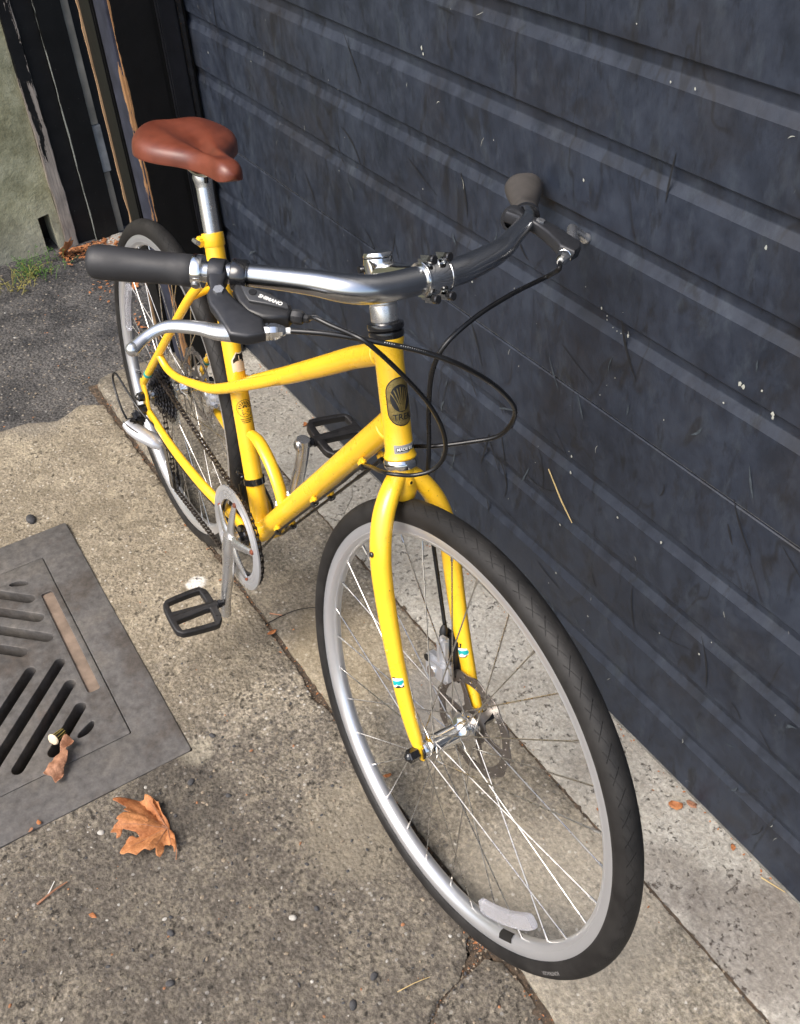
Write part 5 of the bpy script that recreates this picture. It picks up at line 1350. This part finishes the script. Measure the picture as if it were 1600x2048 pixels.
# litter: single scraps big enough to see
def scrap(x, y, s, lab, mat='leaf', z=0.0, name='leaf_scrap', asp=.55):
    n = 9; L = [(s*math.cos(2*PI*k/n)*random.uniform(.6, 1), s*asp*math.sin(2*PI*k/n)*random.uniform(.6, 1)) for k in range(n)]
    a = random.uniform(0, PI); bm = leaf_mesh(L, lambda u, v: .0015+.25*abs(u)*abs(math.sin(u*160))+.2*abs(v), s*.45); o = obj(name, bm, M[mat], label=lab, cat='leaf', group='small dry leaf scraps on the ground'); o.location = (x, y, z); o.rotation_euler = (random.uniform(-.15, .15), random.uniform(-.15, .15), a); o.modifiers.new('t', 'SOLIDIFY').thickness = .0004
scrap(1.166, -.034, .016, 'flat orange leaf scrap on the pale concrete right of the front tyre')
scrap(1.178, -.012, .013, 'rust brown leaf scrap touching the foot of the door right of the front tyre', 'leaf2')
scrap(1.272, -.012, .008, 'tiny red brown scrap at the foot of the door near the right edge')
scrap(.847, -.405, .009, 'orange leaf crumb in the joint just left of the front wheel')
scrap(-.165, -.035, .013, 'orange leaf crumb on the pale strip between seat tube and door')
scrap(.245, -.122, .010, 'orange leaf crumb on the ground between down tube and front tyre')
scrap(.430, -.425, .012, 'curled orange scrap in the joint below the chainring')
scrap(-.165, -.412, .012, 'orange scrap in the joint below the rear derailleur', z=-.006)
scrap(.595, -.950, .008, 'small orange crumb on the drain frame nearest the photo edge', z=.002)
scrap(.60, -.965, .006, 'brown crumb on the drain frame beside the orange one', 'leaf2', z=.002)
scrap(1.298, -.730, .011, 'orange leaf flake at the bottom edge of the concrete')
scrap(.805, -.925, .008, 'orange crumb on the concrete at the left edge')
# tall leaf at the wall foot
n = 14; L = [(.045*math.cos(2*PI*k/n)*(1 if k % 2 else .62), .030*math.sin(2*PI*k/n)*(1 if k % 2 else .55)) for k in range(n)]
for (x, y, z, rx, ry, rz, lab, s) in ((-1.545, -.228, .012, .2, -.9, .3, 'orange maple leaf propped against the green wall by the dark notch', 1.25), (-1.46, -.095, -.006, .5, .3, 1.4, 'orange leaf leaning beside the concrete lump behind the right grip', .95), (-1.30, -.085, -.010, .2, .5, .5, 'small tan leaf on the asphalt just below the right grip', .6), (-1.20, -.12, -.016, .4, -.3, 2.0, 'orange leaf scrap on the asphalt against the rear tyre', .5)):
    bm = leaf_mesh([(a*s, b*s) for a, b in L], lambda u, v: .12*abs(u)+.3*abs(v)*abs(math.sin(u*60)), .008); o = obj('fallen_leaf', bm, M['leaf'], label=lab, cat='leaf', group='fallen leaves at the foot of the wall'); o.location = (x, y, z); o.rotation_euler = (rx, ry, rz); o.modifiers.new('t', 'SOLIDIFY').thickness = .0005
# leaf litter along the wall foot (uncountable)
bm = B()
def flake(bm, c, s, F=None):
    q = Matrix.Rotation(random.uniform(0, 6.3), 3, 'Z')@Matrix.Rotation(random.uniform(-.7, .7), 3, 'X'); n = random.randint(4, 6)
    vs = [bm.verts.new(Vector(c)+q@V(s*math.cos(2*PI*k/n)*random.uniform(.5, 1), s*.5*math.sin(2*PI*k/n)*random.uniform(.6, 1), s*.18*random.uniform(-1, 1))) for k in range(n)]
    bm.faces.new(vs)
for _ in range(420): flake(bm, (-1.60+abs(random.gauss(0, .045)), random.uniform(-.25, .02), GZ+.012+random.random()*.012), random.uniform(.005, .016))
for _ in range(90): flake(bm, (random.uniform(-1.35, -.78), -.20+random.gauss(0, .02), GZ+.012), random.uniform(.004, .010))
for _ in range(160): flake(bm, (random.choice((1.165, 1.165, random.uniform(-.7, 1.4)))+random.gauss(0, .010), -.432+random.gauss(0, .009) if random.random() < .6 else J1+random.gauss(0, .004), -.006+random.random()*.004), random.uniform(.002, .006))
for _ in range(120): flake(bm, (random.uniform(-.5, 1.5), random.uniform(-.012, -.002) if random.random() < .7 else random.uniform(-.4, -.02), .0015), random.uniform(.0015, .004))
obj('leaf_litter', bm, M['leaf'], smooth=False, label='scattered bits of dry orange leaf litter', cat='leaf litter', kind='stuff')
# gravel and grit
def pebbles(name, n, area, smin, smax, mats, lab, zf):
    bm = B()
    ico = B(); bmesh.ops.create_icosphere(ico, subdivisions=1, radius=1); vv = [v.co.copy() for v in ico.verts]; ff = [[v.index for v in f.verts] for f in ico.faces]; ico.free()
    for i in range(n):
        x, y = area(); s = smin+(smax-smin)*random.random()**3; q = Matrix.Rotation(random.uniform(0, 6), 3, 'Z'); sc = V(random.uniform(.6, 1.2), random.uniform(.5, 1), random.uniform(.3, .6))*s
        vs = [bm.verts.new(V(x, y, zf(x, y)+sc.z*.35)+q@V(c.x*sc.x*random.uniform(.8, 1.15), c.y*sc.y*random.uniform(.8, 1.15), c.z*sc.z)) for c in vv]
        mi = random.choices(range(len(mats)), weights=[m_[1] for m_ in mats])[0]
        for f in ff: fa = bm.faces.new([vs[k] for k in f]); fa.material_index = mi
    return obj(name, bm, [m_[0] for m_ in mats], smooth=False, label=lab, cat='gravel', kind='stuff')
pg = [(simple('dark_pebble', (.055, .054, .056), .8, var=.3, vs=200), 5), (simple('tan_pebble', (.26, .21, .15), .85, var=.3, vs=200), 5), (simple('pale_pebble', (.42, .40, .36), .85, var=.2, vs=200), .6), (simple('rust_pebble', (.33, .15, .07), .85, var=.3, vs=200), .5)]
def areaA():
    while True:
        x, y = random.uniform(.55, 1.75), random.uniform(-1.15, -.44)
        if x > .62 or y > -.66: return x, y
pebbles('gravel', 3000, areaA, .0006, .0042, pg, 'fine loose grit and pebbles on the rough concrete', lambda x, y: zo(x, y))
pebbles('gravel', 900, lambda: (random.uniform(-.6, .6), random.uniform(-.66, -.43)), .0005, .0026, pg, 'fine grit along the rough concrete beside the drain grate', lambda x, y: zo(x, y))
pebbles('gravel', 1500, lambda: (random.uniform(-1.6, -.66), random.uniform(-.95, -.20)), .0012, .0050, pg, 'small stones bedded in the dark asphalt', lambda x, y: GZ+.005)
def jointA():
    if random.random() < .55: return random.uniform(-.7, 1.7), J1-.003+random.gauss(0, .006)
    if random.random() < .5: return random.uniform(-.7, 1.7), J2+random.gauss(0, .002)
    if random.random() < .35: return random.gauss(1.172, .012), random.gauss(-.442, .009)
    i = random.randint(0, 6); t = random.random(); a, b = crack[i], crack[i+1]
    return a[0]+(b[0]-a[0])*t+random.gauss(0, .003), a[1]+(b[1]-a[1])*t+random.gauss(0, .003)
pebbles('grit', 5200, jointA, .0005, .0026, [(bpy.data.materials['dark_dirt'], 5), (pg[0][0], 2), (pg[1][0], 2), (pg[3][0], .8)], 'dark grit and crumbs packed in the joints and cracks of the concrete', lambda x, y: (zo(x, y) if y < -.3 else 0)-.0035)
def stone(x, y, s, lab, mat): 
    bm = B(); bmesh.ops.create_icosphere(bm, subdivisions=2, radius=s)
    for v in bm.verts: v.co = V(v.co.x*1.15, v.co.y*.8, v.co.z*.6)*(1+.35*mn.noise(v.co*140/ max(s*200, 1)+V(x*9, y*9, 0)))
    o = obj('pebble', bm, mat, label=lab, cat='stone', group='loose pebbles on the concrete'); o.location = (x, y, zo(x, y)+s*.3); o.rotation_euler[2] = random.uniform(0, 6)
def P2(px_, py_):
    # ground point seen at photo pixel (computed once from the calibrated camera)
    r = CF+CR*((px_-800)/1940.1)-CU*((py_-1024)/1940.1); c = Vector((1.722, -.8421, 1.4602)); t = -c.z/r.z; q = c+r*t; return q.x, q.y
stone(.663, -.699, .0065, 'round black pebble just off the right corner of the drain frame', pg[0][0])
stone(.592, -.628, .0055, 'dark pebble on the concrete above the drain frame corner', pg[0][0])
stone(.725, -.655, .0050, 'grey pebble right of the black pebble near the drain corner', pg[0][0])
x, y = P2(60, 1035); stone(x, y, .014, 'dark grey flat stone on the concrete behind the drain grate', pg[0][0])
x, y = P2(342, 1866); stone(x, y, .0062, 'small black pebble below the big maple leaf', pg[0][0])
x, y = P2(340, 1966); stone(x, y, .0062, 'black pebble near the lower edge under the big leaf', pg[0][0])
x, y = P2(748, 1952); stone(x, y, .0062, 'round grey pebble left of the cracked slab corner', pg[0][0])
x, y = P2(706, 2010); stone(x, y, .0072, 'black angular pebble at the lower edge of the concrete', pg[0][0])
x, y = P2(633, 1817); stone(x, y, .0046, 'blue grey pebble in the middle of the rough concrete', pg[0][0])
x, y = P2(202, 1665); stone(x, y, .0055, 'cream chip left of the big maple leaf', pg[2][0])
x, y = P2(586, 1835); stone(x, y, .0060, 'white chalky chip in the middle of the rough concrete', pg[2][0])
# twigs
def twig(P, r, lab, mat, nm='twig', z=.002):
    bm = B(); sweep(bm, catmull([V(a, b, z+c) for a, b, c in P], 5), [r, r*.5], 6); return obj(nm, bm, mat, label=lab, cat=nm.replace('_', ' '), group='twigs and stems on the ground' if nm != 'wire' else None)
M['straw'] = simple('dry_straw', (.50, .37, .16), .7)
x0_, y0_ = P2(75, 1810); x1_, y1_ = P2(135, 1765); twig([(x0_, y0_, 0), ((x0_+x1_)/2, (y0_+y1_)/2+.004, .004), (x1_, y1_, 0)], .0022, 'brown twig near the left edge under the drain', M['leaf2'])
x0_, y0_ = P2(97, 1790); x1_, y1_ = P2(110, 1764); twig([(x0_, y0_, 0), (x1_, y1_, .001)], .0011, 'thin white stick beside the brown twig', M['white'])
x0_, y0_ = P2(795, 1985); x1_, y1_ = P2(860, 1955); xm, ym = P2(830, 1968); twig([(x0_, y0_, 0), (xm, ym, .002), (x1_, y1_, 0)], .0008, 'thin yellow moss sprig on the cracked slab corner', M['straw'], 'plant_sprig')
x0_, y0_ = P2(1522, 1756); x1_, y1_ = P2(1570, 1786); twig([(x0_, y0_, 0), (x1_, y1_, 0)], .0012, 'straw lying by the door foot at the right edge', M['straw'], 'straw')
x0_, y0_ = P2(530, 1250); x1_, y1_ = P2(640, 1216); xm, ym = P2(590, 1225); twig([(x0_, y0_, 0), (xm, ym, .004), (x1_, y1_, .002)], .0012, 'thin black wire curving over the ground left of the front wheel', M['cable'], 'wire')
x0_, y0_ = P2(540, 1228); x1_, y1_ = P2(568, 1233); twig([(x0_, y0_, 0), (x1_, y1_, .001)], .0016, 'short tan twig beside the black wire', M['leaf2'])
# dry stalk leaning on the door
bm = B(); sweep(bm, [V(.683, -.006, .436), V(.800, -.006, .402)], [.0012, .0010], 6)
def D2(px_, py_, yy=-.003):
    r = CF+CR*((px_-800)/1940.1)-CU*((py_-1024)/1940.1); c = Vector((1.722, -.8421, 1.4602)); t = (yy-c.y)/r.y; return c+r*t
bm.free(); bm = B(); sweep(bm, [D2(1097, 938), D2(1122, 1000), D2(1144, 1046)], [.0010, .0014, .0009], 6); obj('dry_stalk', bm, M['straw'], label='thin dry grass stalk stuck to the garage door above the front wheel', cat='straw')
# paint drips / bird lime on the door
random.seed(21)
bm = B()
def blob(c, r, n=9):
    ctr = bm.verts.new(c+V(0, -.0006, 0)); ring = [bm.verts.new(c+V(r*math.cos(2*PI*k/n)*random.uniform(.5, 1), 0, r*1.3*math.sin(2*PI*k/n)*random.uniform(.5, 1))) for k in range(n)]
    for k in range(n): bm.faces.new((ctr, ring[k], ring[(k+1) % n]))
for (a, b, r) in ((1203, 617, .003), (1214, 632, .0014), (1214, 640, .0012), (1226, 655, .0012), (1234, 662, .0012), (1242, 667, .0012), (1256, 672, .0030), (1167, 360, .0025), (843, 96, .004), (846, 108, .003), (1143, 913, .003), (1138, 903, .0014), (1141, 945, .0032), (1120, 1050, .003), (1235, 1035, .0028), (1322, 1085, .0035), (1480, 768, .0045), (1486, 774, .004), (1545, 828, .004), (1545, 836, .003), (1524, 782, .002), (1447, 806, .002), (1112, 1146, .003), (1398, 1308, .0025), (1230, 756, .0012), (1200, 790, .0012), (1390, 178, .0022), (1341, 164, .0018), (1107, 1228, .0025)):
    blob(D2(a, b, -.0014)-V(1, 0, 0), r*.85)
def stroke(bm, c, a, L_, w_, curl, z=-.0014):
    prev = None; n_ = 7; x_, z_ = c
    for i in range(n_):
        t = i/(n_-1); wd = w_*math.sin(PI*(.12+.80*t))*random.uniform(.55, 1.1); aa = a+curl*t
        nx, nz = -math.sin(aa), math.cos(aa)
        r_ = [bm.verts.new((x_-1-nx*wd, z, z_-nz*wd)), bm.verts.new((x_-1+nx*wd, z, z_+nz*wd))]
        if prev: bm.faces.new((prev[0], prev[1], r_[1], r_[0]))
        prev = r_; x_ += math.cos(aa)*L_/(n_-1); z_ += math.sin(aa)*L_/(n_-1)
for _ in range(55):
    stroke(bm, (random.uniform(-.6, 1.8), random.uniform(.02, 1.2)), random.choice((rad(62), rad(115), rad(80)))+random.gauss(0, .5), random.uniform(.004, .020), random.uniform(.00025, .0006), random.gauss(0, .9))
for _ in range(60): blob(V(random.uniform(-.6, 1.9)-1, -.0014, random.uniform(.02, 1.25)), random.uniform(.0005, .0014), 6)
obj('paint_splashes', bm, simple('pale_splash', (.34, .35, .31), .8, var=.1), door)
bm = B()
for _ in range(95):
    stroke(bm, (random.uniform(-.6, 1.9), random.triangular(.02, 1.15, .25)), random.choice((rad(-55), rad(-70), rad(100), rad(-25)))+random.gauss(0, .3), random.uniform(.02, .10), random.uniform(.0006, .0028), random.gauss(0, .5), -.0010)
obj('rub_marks', bm, simple('dark_rub', (.0075, .0085, .011), .6, var=.2), door, smooth=False)
bm = B()
for _ in range(70):
    stroke(bm, (random.uniform(-.6, 1.9), random.triangular(.02, 1.15, .4)), random.choice((rad(60), rad(120), rad(35)))+random.gauss(0, .4), random.uniform(.015, .06), random.uniform(.0006, .0030), random.gauss(0, .5), -.0012)
obj('scuff_marks', bm, simple('chalky_scuff', (.040, .052, .064), .7, var=.3, vs=200), door, smooth=False)
# weeds at the wall foot
def mk_weed(cx_, cy_, n, sp, lab, colr, nm='weed'):
    bm = B()
    for _ in range(n):
        b = V(cx_+random.gauss(0, sp), cy_+random.gauss(0, sp*1.2), GZ+.006); h = random.uniform(.02, .06); t = b+V(random.gauss(0, .03), random.gauss(0, .03), h)
        sweep(bm, [b, (b+t)/2+V(0, 0, h*.2), t], [.0008, .0005], 4)
        for _k in range(7):
            p = b+(t-b)*random.uniform(.2, 1); q = Matrix.Rotation(random.uniform(0, 6.3), 3, 'Z')@Matrix.Rotation(random.uniform(-.8, .8), 3, 'X'); s = random.uniform(.004, .009)
            bm.faces.new([bm.verts.new(p+q@V(*c)) for c in ((0, 0, 0), (s*.5, s*.35, .001), (s, 0, 0), (s*.5, -s*.35, .001))])
    obj(nm, bm, simple(nm+'_leaf', colr, .6, var=.3, vs=60), smooth=False, label=lab, cat='plant', kind='stuff')
mk_weed(-1.52, -.345, 60, .035, 'bright green weed tuft at the foot of the olive green wall', (.09, .19, .03))
mk_weed(-1.47, -.44, 40, .035, 'yellowing dry weed tuft in front of the green wall at the left edge', (.30, .26, .06), 'dry_weed')
